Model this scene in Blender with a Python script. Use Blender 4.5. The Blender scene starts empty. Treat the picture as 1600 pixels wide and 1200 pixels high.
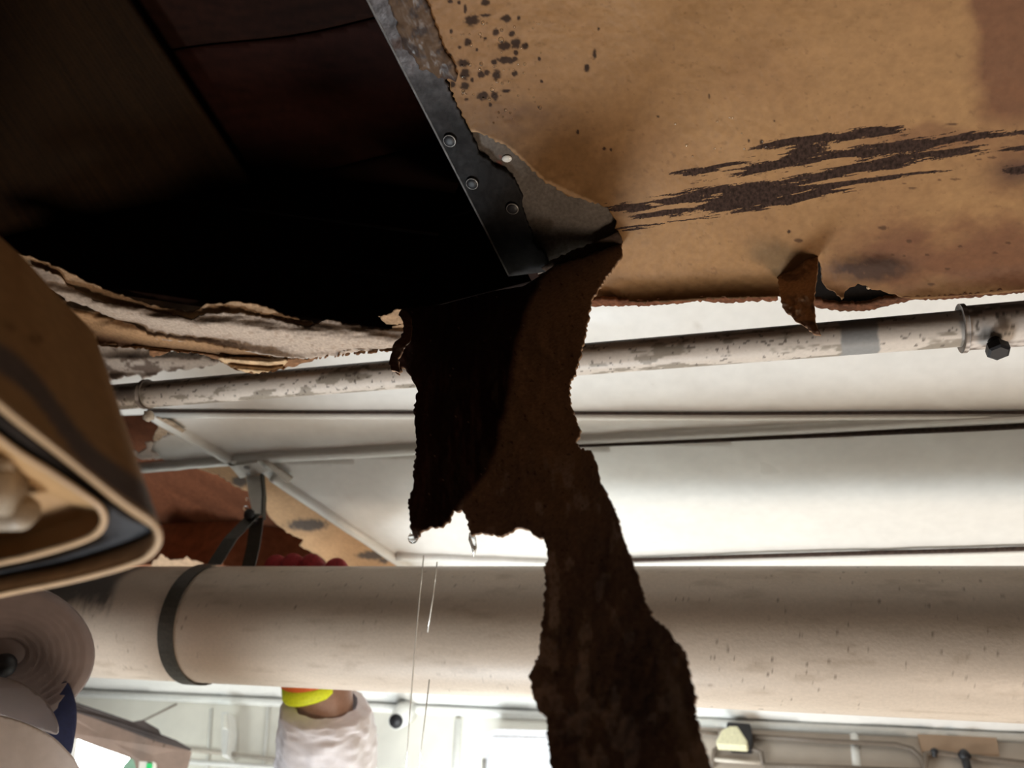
import bpy, math, random
import numpy as np
from mathutils import Vector, Matrix
random.seed(5)
C = bpy.context.scene.collection
SC = bpy.context.scene

# ------------------------------------------------------------------ camera
def nrm(v):
    v = np.array(v, float); return v / np.linalg.norm(v)
ZW = nrm((292, -1200, 1200))          # world up, in camera axes (x right, y down, z forward), f = 1200 px
XW = nrm((3900, -250, -1200)); XW = nrm(XW - ZW * XW.dot(ZW))
YW = np.cross(ZW, XW)
B = np.array([XW, YW, ZW])            # camera axes -> world axes
CZ = 1.61
CAM = np.array([0, 0, CZ])
cam_d = bpy.data.cameras.new('camera'); cam = bpy.data.objects.new('camera', cam_d); C.objects.link(cam)
cam_d.sensor_width = 36; cam_d.lens = 27; cam_d.clip_start = .01
cam_d.dof.use_dof = True; cam_d.dof.focus_distance = .42; cam_d.dof.aperture_fstop = 10
Rm = Matrix([[*(B @ [1, 0, 0])], [*(B @ [0, -1, 0])], [*(B @ [0, 0, -1])]]).transposed()
cam.matrix_world = Matrix.Translation(CAM) @ Rm.to_4x4()
SC.camera = cam

# ------------------------------------------------------------------ light
SC.view_settings.view_transform = 'Standard'; SC.view_settings.look = 'None'
SC.view_settings.gamma = 1; SC.view_settings.use_curve_mapping = False
SC.view_settings.exposure = -0.42
w = bpy.data.worlds.new('world'); SC.world = w; w.use_nodes = True
w.node_tree.nodes['Background'].inputs[0].default_value = (.9, .95, 1, 1)
w.node_tree.nodes['Background'].inputs[1].default_value = .03
def area_light(name, loc, target, size, power, col, size_y=None):
    d = bpy.data.lights.new(name, 'AREA'); d.energy = power; d.color = col
    d.shape = 'RECTANGLE'; d.size = size; d.size_y = size_y or size
    o = bpy.data.objects.new(name, d); C.objects.link(o); o.location = loc
    o.rotation_euler = (Vector(target) - Vector(loc)).to_track_quat('-Z', 'Y').to_euler()
    return o
area_light('work_lamp_cool', (-.50, .92, CZ - 1.0), (-.05, .35, CZ + .45), .35, 23, (.86, .95, 1))
area_light('work_lamp_warm', (.70, .75, CZ - 1.25), (.3, .35, CZ + .4), .40, 20, (1, .81, .63))
area_light('room_lamp_back', (-.35, .95, CZ + .1), (-.2, 1.4, CZ + .3),   .25, 5.0, (.88, .97, 1))

# ------------------------------------------------------------------ projection helpers (arrays)
def dirs(px, py):
    px = np.asarray(px, float); py = np.asarray(py, float)
    d = np.stack([px - 800, py - 600, np.full_like(px, 1200.)], -1) / 1200.
    return d @ B.T
def onZ(px, py, h):
    d = dirs(px, py); return CAM + d * (h / d[..., 2])[..., None]
def at(px, py, depth):
    d = dirs(px, py); return CAM + d * np.asarray(depth, float)[..., None] if np.ndim(depth) else CAM + d * depth
def onP(px, py, P0, n):
    d = dirs(px, py); n = np.asarray(n, float)
    return CAM + d * (((P0 - CAM) @ n) / (d @ n))[..., None]
def vplane(p, q, h):                     # vertical plane through two pixels taken on the height h
    a, b = onZ(*p, h), onZ(*q, h); t = b - a; n = nrm((t[1], -t[0], 0))
    return a, n

# ------------------------------------------------------------------ noise
_T = np.random.RandomState(3).rand(8, 256, 256)
def vnoise(x, y, k=0):
    x = np.asarray(x, float); y = np.asarray(y, float)
    xi = np.floor(x).astype(int); yi = np.floor(y).astype(int); fx = x - xi; fy = y - yi
    fx = fx * fx * (3 - 2 * fx); fy = fy * fy * (3 - 2 * fy); T = _T[k % 8]
    g = lambda a, b: T[(a + 37 * k) % 256, b % 256]
    return (g(xi, yi) * (1 - fx) + g(xi + 1, yi) * fx) * (1 - fy) + (g(xi, yi + 1) * (1 - fx) + g(xi + 1, yi + 1) * fx) * fy
def fbm(x, y, k=0, o=4):
    s = 0; a = .5; t = 0
    for i in range(o):
        s = s + a * vnoise(np.asarray(x) * 2 ** i, np.asarray(y) * 2 ** i, k + i); t += a; a *= .55
    return s / t
def ss(a, b, x):
    t = np.clip((x - a) / (b - a), 0, 1); return t * t * (3 - 2 * t)
def mixc(c, d, m):
    return c * (1 - m[:, None]) + np.array(d) * m[:, None]

# ------------------------------------------------------------------ materials
def mat(name, col=None, rough=.6, metal=0, bump=.1, bscale=300, spec=.5, var=.12, trans=0, emit=0, ecol=None, alpha=1, ior=1.45, sheen=0):
    m = bpy.data.materials.new(name); m.use_nodes = True; n = m.node_tree.nodes; l = m.node_tree.links
    b = n['Principled BSDF']
    b.inputs['Roughness'].default_value = rough; b.inputs['Metallic'].default_value = metal
    b.inputs['Specular IOR Level'].default_value = spec; b.inputs['IOR'].default_value = ior
    b.inputs['Transmission Weight'].default_value = trans; b.inputs['Alpha'].default_value = alpha
    tc = n.new('ShaderNodeTexCoord'); nz = n.new('ShaderNodeTexNoise'); nz.inputs['Scale'].default_value = bscale
    nz.inputs['Detail'].default_value = 5
    l.new(tc.outputs['Object'], nz.inputs['Vector'])
    if bump:
        bp = n.new('ShaderNodeBump'); bp.inputs['Strength'].default_value = bump; bp.inputs['Distance'].default_value = .001
        l.new(nz.outputs['Fac'], bp.inputs['Height']); l.new(bp.outputs['Normal'], b.inputs['Normal'])
    mx = n.new('ShaderNodeMix'); mx.data_type = 'RGBA'; mx.blend_type = 'MULTIPLY'; mx.inputs['Factor'].default_value = 1
    if col is None:
        a = n.new('ShaderNodeAttribute'); a.attribute_name = 'Col'; l.new(a.outputs['Color'], mx.inputs['A'])
        l.new(a.outputs['Alpha'], b.inputs['Roughness'])
    else:
        mx.inputs['A'].default_value = (*col, 1)
    r = n.new('ShaderNodeMapRange'); r.inputs['From Min'].default_value = .3; r.inputs['From Max'].default_value = .7
    r.inputs['To Min'].default_value = 1 - var; r.inputs['To Max'].default_value = 1 + var
    l.new(nz.outputs['Fac'], r.inputs['Value']); l.new(r.outputs['Result'], mx.inputs['B'])
    l.new(mx.outputs['Result'], b.inputs['Base Color'])
    if emit:
        b.inputs['Emission Color'].default_value = (*(ecol or col), 1); b.inputs['Emission Strength'].default_value = emit
    return m
M = dict(
    painted=mat('stained_paint', spec=.10, bump=.13, bscale=260, var=.10),
    fibre=mat('torn_fibre', spec=.15, bump=.35, bscale=500, var=.2),
    white=mat('white_gloss_paint', bump=.22, bscale=90, var=.03),
    pipe=mat('painted_pipe', bump=.15, bscale=400, var=.05),
    wood=mat('dark_veneer', spec=.12, bump=.2, bscale=200, var=.15),
    metal=mat('blackened_metal', bump=.35, bscale=350, metal=.15, spec=.25, var=.25),
    wet=mat('water', (.9, .95, 1), rough=.02, bump=0, trans=1, ior=1.33, var=0),
    thread=mat('falling_water', (.95, .93, .88), rough=.1, bump=0, trans=.6, ior=1.33, var=0),
    strap=mat('dark_strap', (.055, .05, .04), rough=.5, bump=.3, bscale=300, var=.25),
    steel=mat('grey_steel', (.33, .31, .29), rough=.35, metal=.4, bump=.3, bscale=200, var=.2),
    dark=mat('black_plastic', (.012, .011, .013), rough=.5, bump=.1),
    gasket=mat('grey_black_gasket', (.022, .021, .025), rough=.75, bump=.5, bscale=150, var=.4),
    enamel=mat('tan_enamel', (.42, .25, .115), rough=.45, bump=.1, bscale=60, var=.12),
    enamel2=mat('cream_rim', (.42, .27, .15), rough=.5, bump=.15, bscale=200, var=.15),
    holder=mat('grey_lamp_holder', (.28, .22, .16), rough=.5, bump=.1),
    tyvek=mat('white_coverall', (.74, .69, .70), rough=.6, bump=.4, bscale=120, var=.05),
    red=mat('red_glove', (.30, .016, .02), rough=.7, bump=.5, bscale=500, var=.3),
    yellow=mat('lime_cuff', (.72, .78, .012), rough=.6, bump=.5, bscale=400, var=.1),
    orange=mat('orange_band', (.8, .16, .03), rough=.6, bump=.3),
    skin=mat('skin', (.30, .165, .11), rough=.5, bump=.1, bscale=300, var=.08),
    filt=mat('grey_filter', (.23, .175, .165), rough=.5, bump=.1, bscale=100, var=.06),
    clear=mat('clear_plastic', (.62, .55, .54), rough=.12, bump=0, trans=.55, ior=1.4, var=0),
    navy=mat('navy_cloth', (.018, .026, .085), rough=.75, bump=.4, bscale=300),
    wallw=mat('white_wall', (.80, .77, .69), rough=.55, bump=.1, bscale=40, var=.03),
    trimw=mat('white_trim', (.78, .77, .73), rough=.25, bump=.1, bscale=120, var=.04),
    cond=mat('brown_conduit', (.13, .10, .075), rough=.5, bump=.1),
    condw=mat('pale_conduit', (.5, .44, .37), rough=.5, bump=.1),
    duct=mat('taupe_duct', (.25, .175, .14), rough=.6, bump=.15, bscale=60, var=.12),
    ductd=mat('dark_duct_top', (.05, .037, .035), rough=.7, bump=.15, bscale=60),
    cream=mat('cream_wedge', (.62, .58, .38), rough=.5, bump=.05),
    green=mat('green_sign', (.02, .45, .12), rough=.4, bump=0, emit=.6),
    lamp=mat('lit_tube', (1, 1, 1), rough=.4, bump=0, emit=12, ecol=(.93, 1, .97)),
    floor=mat('dark_floor', (.12, .11, .10), rough=.7, bump=.1, bscale=20),
    shell=mat('far_wall', (.10, .09, .085), rough=.8, bump=.05, bscale=20),
)

# ------------------------------------------------------------------ object helpers
WL = {}
def wloc(o): return WL.get(o.name, np.zeros(3))
def tag(o, label=None, cat=None, group=None, kind=None):
    if label: o['label'] = label
    if cat: o['category'] = cat
    if group: o['group'] = group
    if kind: o['kind'] = kind
    return o
def empty(name, loc, label, cat, group=None, kind=None):
    o = bpy.data.objects.new(name, None); C.objects.link(o); o.location = loc; o.empty_display_size = .02
    WL[o.name] = np.array(loc, float); return tag(o, label, cat, group, kind)
def mesh(name, V, F, m, parent=None, col=None, smooth=True, lc=None):
    V = np.asarray(V, float).reshape(-1, 3); c = V.mean(0)
    me = bpy.data.meshes.new(name); me.from_pydata((V - c).tolist(), [], [list(map(int, f)) for f in F]); me.materials.append(m)
    if col is not None:
        a = me.color_attributes.new('Col', 'FLOAT_COLOR', 'POINT'); cc = np.ones((len(V), 4)); cc[:, :col.shape[1]] = col
        if col.shape[1] == 3: cc[:, 3] = .6
        a.data.foreach_set('color', np.clip(cc, 0, 1).ravel())
    if smooth: me.polygons.foreach_set('use_smooth', [True] * len(me.polygons))
    o = bpy.data.objects.new(name, me); C.objects.link(o)
    if parent: o.parent = parent; o.location = c - wloc(parent)
    else: o.location = c
    WL[o.name] = c
    return o
def rough_poly(pts, amp=2., step=5., seed=0, closed=True, skip=()):
    """a torn outline: subdivides a pixel polygon and shakes it"""
    rs = np.random.RandomState(seed); out = []
    n = len(pts)
    for i in range(n if closed else n - 1):
        a = np.array(pts[i], float); b = np.array(pts[(i + 1) % n], float); L = np.linalg.norm(b - a); k = max(1, int(L / step))
        nn = np.array([-(b - a)[1], (b - a)[0]]) / max(L, 1e-6)
        for j in range(k):
            t = j / k; am = 0 if (i in skip) else amp
            out.append(a + (b - a) * t + nn * am * (rs.rand() * 2 - 1) * (1 if rs.rand() < .8 else 1.8))
    return np.array(out)
def inside(P, poly):
    x, y = P[:, 0], P[:, 1]; r = np.zeros(len(P), bool); n = len(poly)
    for i in range(n):
        x1, y1 = poly[i]; x2, y2 = poly[(i + 1) % n]
        if y1 == y2: continue
        c = ((y1 > y) != (y2 > y)) & (x < (x2 - x1) * (y - y1) / (y2 - y1) + x1); r ^= c
    return r
def pdist(P, poly, closed=True):
    A = poly if closed else poly[:-1]; D = (np.roll(poly, -1, 0) if closed else poly[1:]) - A
    best = np.full(len(P), 1e18); Q = P.copy()
    for a, d in zip(A, D):
        t = np.clip(((P - a) @ d) / max(d @ d, 1e-9), 0, 1); q = a + t[:, None] * d; e = ((P - q) ** 2).sum(1)
        m = e < best; best[m] = e[m]; Q[m] = q[m]
    return np.sqrt(best), Q
def sheet(name, poly, s, f3, cf, th, off, m, parent=None, edge=None, flat=False):
    """fine sheet with torn outline; f3 maps outline coordinates to its place in the room, off = thickness direction"""
    poly = np.asarray(poly, float); x0, y0 = poly.min(0) - s; x1, y1 = poly.max(0) + s
    nx = int((x1 - x0) / s) + 2; ny = int((y1 - y0) / s) + 2
    gx, gy = np.meshgrid(x0 + s * np.arange(nx), y0 + s * np.arange(ny), indexing='ij')
    cx = (gx[:-1, :-1] + s / 2).ravel(); cy = (gy[:-1, :-1] + s / 2).ravel()
    keep = inside(np.stack([cx, cy], 1), poly).reshape(nx - 1, ny - 1)
    idx = np.arange(nx * ny).reshape(nx, ny); I, J = np.nonzero(keep)
    Q = np.stack([idx[I, J], idx[I + 1, J], idx[I + 1, J + 1], idx[I, J + 1]], 1)
    used, inv = np.unique(Q, return_inverse=True); Q = inv.reshape(Q.shape)
    P = np.stack([gx.ravel(), gy.ravel()], 1)[used]
    E = np.concatenate([Q[:, [0, 1]], Q[:, [1, 2]], Q[:, [2, 3]], Q[:, [3, 0]]]); n = len(P)
    key = E.min(1) * n + E.max(1); u, ix, ct = np.unique(key, return_index=True, return_counts=True)
    BE = E[ix[ct == 1]]; bv = np.unique(BE)
    _, q = pdist(P[bv], poly); P[bv] = q
    W = f3(P[:, 0], P[:, 1]); col = cf(P[:, 0], P[:, 1], W)
    off = np.asarray(off, float)
    V2 = W + off * th
    ec = col.copy()
    if edge is not None:
        ec[:, :3] = (edge(P[:, 0], P[:, 1]) if callable(edge) else np.array(edge)) * (.75 + .5 * fbm(P[:, 0] / 4, P[:, 1] / 4, 2)[:, None])
    F = Q.tolist() + (Q[:, ::-1] + n).tolist() + np.stack([BE[:, 1], BE[:, 0], BE[:, 0] + n, BE[:, 1] + n], 1).tolist()
    return mesh(name, np.concatenate([W, V2]), F, m, parent, np.concatenate([col, ec]), smooth=not flat)
def C4(rgb, r, n): return np.concatenate([np.tile(np.array(rgb, float), (n, 1)), np.full((n, 1), r)], 1)
def tube(name, pts, r, m, parent=None, seg=16, caps=True, colf=None, smooth=True):
    pts = np.array(pts, float); n = len(pts); r = np.broadcast_to(np.asarray(r, float), (n,))
    V = []; up = None
    for i in range(n):
        t = nrm(pts[min(i + 1, n - 1)] - pts[max(i - 1, 0)])
        if up is None: up = np.array([0, 0, 1.]) if abs(t[2]) < .9 else np.array([1., 0, 0])
        s_ = nrm(np.cross(t, up)); up = np.cross(s_, t)
        for k in range(seg):
            a = 2 * math.pi * k / seg; V.append(pts[i] + r[i] * (math.cos(a) * s_ + math.sin(a) * up))
    F = [[i * seg + k, i * seg + (k + 1) % seg, (i + 1) * seg + (k + 1) % seg, (i + 1) * seg + k] for i in range(n - 1) for k in range(seg)]
    if caps: F += [list(range(seg))[::-1], [(n - 1) * seg + k for k in range(seg)]]
    return mesh(name, V, F, m, parent, smooth=smooth)
def loft(name, loops, m, parent=None, closed=True, caps=False, smooth=False, col=None):
    n = len(loops[0]); V = np.concatenate([np.asarray(l, float) for l in loops]); F = []
    for i in range(len(loops) - 1):
        for k in range(n if closed else n - 1):
            F.append([i * n + k, i * n + (k + 1) % n, (i + 1) * n + (k + 1) % n, (i + 1) * n + k])
    if caps: F += [list(range(n))[::-1], [(len(loops) - 1) * n + k for k in range(n)]]
    return mesh(name, V, F, m, parent, smooth=smooth, col=col)
def prism(name, P, off, m, parent=None, bevel=.0008):
    P = np.asarray(P, float); o = loft(name, [P, P + np.asarray(off, float)], m, parent, caps=True)
    if bevel:
        b = o.modifiers.new('b', 'BEVEL'); b.width = bevel; b.segments = 2; b.limit_method = 'ANGLE'
    return o
def box(name, c, sx, sy, sz, m, parent=None, rot=0, bevel=.002):
    ca, sa = math.cos(rot), math.sin(rot); L = []
    for z in (-sz / 2, sz / 2):
        L.append([(c[0] + ca * x - sa * y, c[1] + sa * x + ca * y, c[2] + z) for x, y in ((-sx / 2, -sy / 2), (sx / 2, -sy / 2), (sx / 2, sy / 2), (-sx / 2, sy / 2))])
    o = loft(name, L, m, parent, caps=True)
    if bevel:
        b = o.modifiers.new('b', 'BEVEL'); b.width = bevel; b.segments = 2
    return o
def ball(name, c, r, m, parent=None, sc=(1, 1, 1), seg=12, rings=8, lump=0):
    V = []; F = []
    for i in range(rings + 1):
        th = math.pi * i / rings
        for k in range(seg):
            a = 2 * math.pi * k / seg; q = 1 + lump * (random.random() - .5)
            V.append((c[0] + r * sc[0] * q * math.sin(th) * math.cos(a), c[1] + r * sc[1] * q * math.sin(th) * math.sin(a), c[2] + r * sc[2] * math.cos(th)))
    for i in range(rings):
        for k in range(seg): F.append([i * seg + k, (i + 1) * seg + k, (i + 1) * seg + (k + 1) % seg, i * seg + (k + 1) % seg])
    return mesh(name, V, F, m, parent)
UP = np.array([0, 0, 1.])

HB, HW = .36, .49                       # underside of the tan board, underside of the white ceiling (above the lens)

# ================================================================== SETTING
def struct(o, label=None): o['kind'] = 'structure'; return o
st = struct
def quad(name, pts, m, th=(0, 0, .05)):
    return struct(prism(name, pts, th, m, bevel=0))
quad('floor', [(-3, -3, 0), (3, -3, 0), (3, 3, 0), (-3, 3, 0)], M['floor'], (0, 0, -.1))
# back wall: vertical, meets the ceiling along the line seen under the big pipe
bw0, bwn = vplane((560, 1100), (1600, 1150), HW)
bt = nrm(np.cross(UP, bwn)); bt = bt if bt[0] > 0 else -bt
if bwn[1] > 0: bwn = -bwn               # towards the camera
wbl = bw0 - bt * 2.6; wbr = bw0 + bt * 2.8
def wz(p, z): return np.array([p[0], p[1], z])
quad('wall_back', [wz(wbl, 0), wz(wbr, 0), wz(wbr, CZ + HW + .1), wz(wbl, CZ + HW + .1)], M['wallw'], -bwn * .06)
quad('wall_left', [(-2.6, -2.6, 0), (-2.6, 3, 0), (-2.6, 3, 2.7), (-2.6, -2.6, 2.7)], M['shell'], (-.05, 0, 0))
quad('wall_right', [(2.6, -2.6, 0), (2.6, 3, 0), (2.6, 3, 2.7), (2.6, -2.6, 2.7)], M['shell'], (.05, 0, 0))
quad('wall_front', [(-2.6, -2.6, 0), (2.6, -2.6, 0), (2.6, -2.6, 2.7), (-2.6, -2.6, 2.7)], M['shell'], (0, -.05, 0))

# white ceiling, in the plates that the seams part
def ceil_col(px, py, W):
    n = len(px); c = C4((.76, .74, .705), .28, n)
    sp = ss(.80, .88, fbm(px / 17, py / 9, 1)) * .3
    c[:, :3] = mixc(c[:, :3], (.42, .36, .30), sp)
    c[:, :3] *= (.93 + .12 * fbm(px / 120, py / 40, 6))[:, None]
    c[:, 3] = .24 + .15 * fbm(px / 60, py / 25, 3)
    return c
def zlift(h, amp=.0012):
    return lambda px, py: onZ(px, py, h) + np.stack([0 * px, 0 * px, amp * (fbm(px / 55, py / 30, 5) - .5) * 2], -1)
ceil = empty('ceiling', (0, .6, CZ + HW), None, None, kind='structure')
def plate(poly, h, s=10, name='panel'):
    return sheet(name, poly, s, zlift(h), ceil_col, .004, UP, M['white'], ceil)
plate([(90, 380), (1800, 380), (1800, 648), (1300, 650), (1000, 646), (240, 648), (90, 652)], HW)
plate([(236, 648), (1000, 646), (1300, 650), (1800, 648), (1600, 659), (1000, 690), (365, 722)], HW + .001, 8)
plate([(365, 722), (1000, 690), (1600, 659), (1800, 648), (1830, 1165), (1600, 1150), (640, 1104), (640, 892), (430, 757), (400, 730)], HW + .002, 10)
plate([(-300, 1040), (640, 1040), (642, 1106), (60, 1076), (-300, 1058)], HW + .002, 10)
# ceiling further out to the sides
prism('panel', [wz(p, CZ + HW + .006) for p in (onZ(1790, 380, HW), (2.6, .3, 0), (2.6, 2.2, 0), onZ(1820, 1160, HW))], (0, 0, .01), M['trimw'], ceil, bevel=0)
prism('panel', [wz(p, CZ + HW + .012) for p in ((-2.6, .75, 0), onZ(-290, 1040, HW), onZ(-290, 1058, HW), (-2.6, 2.2, 0))], (0, 0, .01), M['trimw'], ceil, bevel=0)
# roof slab over everything: keeps daylight out
quad('trim_roof_slab', [(-2.7, -2.7, CZ + .80), (2.7, -2.7, CZ + .80), (2.7, 3.1, CZ + .80), (-2.7, 3.1, CZ + .80)], M['shell'], (0, 0, .05))
bpy.data.objects['trim_roof_slab'].name = 'trim_9'

# battens / welded seams
def batten(name, p, q, wpx, h, th, m=None, k=24, bow=0, taper=1):
    p = np.array(p, float); q = np.array(q, float); d = q - p; n_ = np.array([-d[1], d[0]]) / np.linalg.norm(d)
    lo = []
    prof = [(-1, 0), (-.75, -.8), (-.3, -1), (.3, -1), (.75, -.8), (1, 0), (1, .4), (-1, .4)]
    for i in range(k + 1):
        t = i / k; c = p + d * t + n_ * (bow * math.sin(math.pi * t) + (vnoise(t * 9, 3.3) - .5) * 1.5)
        wv = wpx * (1 + (taper - 1) * t)
        lo.append([onZ(*(c + n_ * a * wv / 2), h) + UP * b * th for a, b in prof])
    o = loft(name, lo, m or M['trimw'], closed=True, caps=True, smooth=True)
    return struct(o)
batten('trim_1', (238, 646), (2300, 643), 9, HW + .001, .004, bow=5)
batten('trim_2', (366, 716), (2300, 612), 15, HW + .001, .005)
batten('trim_3', (208, 731), (372, 718), 12, HW + .001, .006)
batten('trim_4', (240, 648), (368, 722), 13, HW + .001, .006)
batten('trim_5', (425, 742), (690, 921), 12, HW + .002, .006, k=30)
batten('trim_6', (900, 882), (2300, 848), 9, HW + .001, .004, bow=-3)
M['seam_dark'] = mat('dark_brown_seam', (.07, .045, .035), rough=.7, bump=.5, bscale=300, var=.5)  # dark brown for the thin strips along the seams
batten('trim_8', (880, 696), (2300, 632), 3.2, HW - .003, .003, M['seam_dark'], taper=2.2, bow=2)
batten('trim_15', (860, 878), (2300, 843), 3.0, HW - .002, .003, M['seam_dark'], taper=1.3, bow=-3)
batten('trim_16', (230, 642), (2300, 639), 2.6, HW - .002, .002, M['seam_dark'], bow=5)
batten('trim_7', (620, 868), (900, 881), 10, HW + .001, .005)

# ================================================================== TAN CEILING BOARD
bo = [(625, -60), (641, 0), (655, 45), (680, 90), (700, 125), (708, 150), (722, 180), (737, 205), (760, 213), (790, 228), (815, 250), (850, 283), (880, 303),
      (910, 312), (950, 325), (963, 345), (961, 365), (971, 378), (968, 395), (925, 425), (912, 450), (900, 471), (1000, 473), (1060, 471), (1110, 466), (1160, 466),
      (1215, 464), (1268, 470), (1272, 440), (1277, 400), (1284, 420), (1284, 438), (1292, 450), (1305, 458), (1316, 470), (1320, 460), (1324, 452), (1340, 445), (1352, 447), (1362, 452),
      (1380, 454), (1398, 462), (1412, 466), (1450, 467), (1500, 463), (1560, 459), (1600, 453), (1720, 440), (1720, -60)]
brd_poly = rough_poly(bo, 1.6, 4, 1, skip=(47, 48))
edge_line = np.array([(925, 470), (1000, 473), (1110, 466), (1215, 464), (1412, 467), (1500, 463), (1600, 453), (1720, 440)], float)
def board3(px, py):
    d, _ = pdist(np.stack([px, py], 1), edge_line, False)
    curl = (1 - np.clip(d / 46, 0, 1)) ** 2
    Z = np.full(len(px), HB)
    Z -= .010 * curl * ss(900, 1000, px) * (1 - .5 * ss(1250, 1400, px))
    sag = np.exp(-((px - 1360) / 75) ** 2 - ((py - 425) / 26) ** 2)
    Z -= .004 * sag
    Z += .0012 * (fbm(px / 90, py / 60, 4) - .5) + .0002 * (fbm(px / 6, py / 6, 6) - .5)
    return onZ(px, py, Z)
# smears where the paint has rubbed off: (cx, cy, half length, half width, tilt)
SM = [(990, 324, 42, 9, -.03), (1012, 336, 30, 5, -.12), (1090, 268, 32, 7, -.10), (1140, 256, 62, 4, -.22), (1115, 298, 72, 10, -.14), (1060, 312, 45, 8, -.1), (1190, 300, 92, 27, -.13), (1150, 318, 85, 16, -.1),
      (1050, 331, 48, 7, -.12), (1230, 222, 60, 7, -.16), (1290, 216, 90, 9, -.11), (1370, 206, 50, 10, -.06), (1210, 258, 90, 10, -.2), (1255, 238, 40, 14, -.2), (1320, 243, 100, 11, -.16), (1420, 228, 110, 14, -.12),
      (1520, 214, 90, 9, -.09), (1290, 282, 40, 24, -.2), (1340, 262, 90, 9, -.16), (1390, 254, 60, 12, -.12), (1300, 270, 130, 5, -.17), (1340, 284, 90, 5, -.14), (1440, 270, 60, 3, -.08),
      (1000, 353, 40, 2.2, -.1), (985, 359, 30, 1.8, -.12), (1080, 343, 50, 1.4, -.1), (1230, 312, 60, 9, -.14), (1290, 300, 40, 5, -.1), (1590, 266, 30, 9, -.05), (1585, 232, 30, 5, -.05), (1470, 240, 90, 10, -.1)]
HOLES = [(1060, 322, 42, 3, -.12), (1150, 283, 70, 3.2, -.12), (1210, 275, 60, 4.5, -.16), (1130, 270, 40, 2.2, -.1), (1250, 268, 60, 5, -.2), (1300, 252, 50, 3, -.15), (1180, 247, 50, 3, -.12), (1340, 276, 90, 3, -.16), (1090, 290, 50, 3, -.1), (1010, 331, 20, 2, -.1)]
def ell(px, py, L, soft=1.0):
    f = np.full(len(px), -9.)
    for cx, cy, a, b, t in L:
        ct, st_ = math.cos(t), math.sin(t); u = ((px - cx) * ct + (py - cy) * st_) / a; v = (-(px - cx) * st_ + (py - cy) * ct) / b
        f = np.maximum(f, 1 - np.sqrt(u * u + v * v))
    return f
SP = [(738, 32, 13, 9), (758, 24, 9, 3), (791, 29, 9, 6), (758, 4, 8, 6), (731, 66, 6, 7), (775, 51, 6, 6), (800, 53, 5, 5), (788, 72, 11, 8), (806, 68, 8, 10), (820, 72, 7, 6), (791, 94, 16, 6), (724, 99, 10, 7),
      (726, 116, 9, 9), (752, 116, 6, 6), (760, 113, 5, 5), (776, 117, 7, 9), (804, 115, 5, 5), (726, 134, 8, 7), (754, 150, 10, 8), (773, 150, 6, 8), (790, 142, 8, 3), (711, 104, 4, 4), (707, 132, 5, 6), (738, 125, 3, 4), (705, 49, 3, 4),
      (695, 79, 4, 4), (727, 14, 3, 7), (703, 2, 5, 4), (717, 4, 3, 4), (806, 82, 4, 5), (805, 92, 5, 4), (772, 97, 5, 5), (718, 74, 3, 3), (810, 28, 3, 4), (766, 164, 3, 4), (929, 84, 3, 9), (917, 106, 5, 7), (843, 92, 3, 4), (846, 127, 3, 3), (903, 206, 3, 4),
      (944, 232, 3, 3), (955, 234, 2, 3), (935, 45, 2, 3), (1108, 151, 2, 4), (1210, 189, 2, 2), (1233, 362, 3, 3), (1170, 220, 2, 3), (1190, 222, 3, 4), (1028, 182, 2, 2), (702, 86, 4, 4), (729, 155, 4, 3), (745, 78, 3, 3), (758, 60, 3, 3)]
BR = [(1385, 404, 4, 1.5), (1395, 398, 3, 2), (1413, 400, 3, 2), (1420, 377, 5, 3), (1449, 398, 4, 2), (1480, 420, 5, 2), (1500, 385, 4, 2), (1555, 395, 5, 1.5), (1575, 380, 5, 2), (1456, 444, 6, 3), (1380, 356, 8, 4), (1247, 376, 7, 3),
      (1493, 280, 9, 1.6), (1468, 281, 4, 1.2), (1426, 294, 7, 1.6), (1413, 287, 3, 1), (1550, 246, 8, 2), (1530, 249, 5, 1.6), (1487, 194, 11, 2.2), (1412, 212, 5, 2)]
def spots(px, py, L):
    m = np.zeros(len(px))
    for i, (cx, cy, a, b) in enumerate(L):
        k = (abs(px - cx) < 4 * a + 4) & (abs(py - cy) < 4 * b + 4)
        if not k.any(): continue
        x = px[k] - cx; y = py[k] - cy
        r = np.sqrt((x / a) ** 2 + (y / b) ** 2) + .45 * (vnoise(px[k] / 3.2 + i, py[k] / 3.2, 2) - .5)
        m[k] = np.maximum(m[k], 1 - ss(.65, 1.15, r))
    return m
TAN = np.array((.355, .192, .083))
KB = .68
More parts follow.
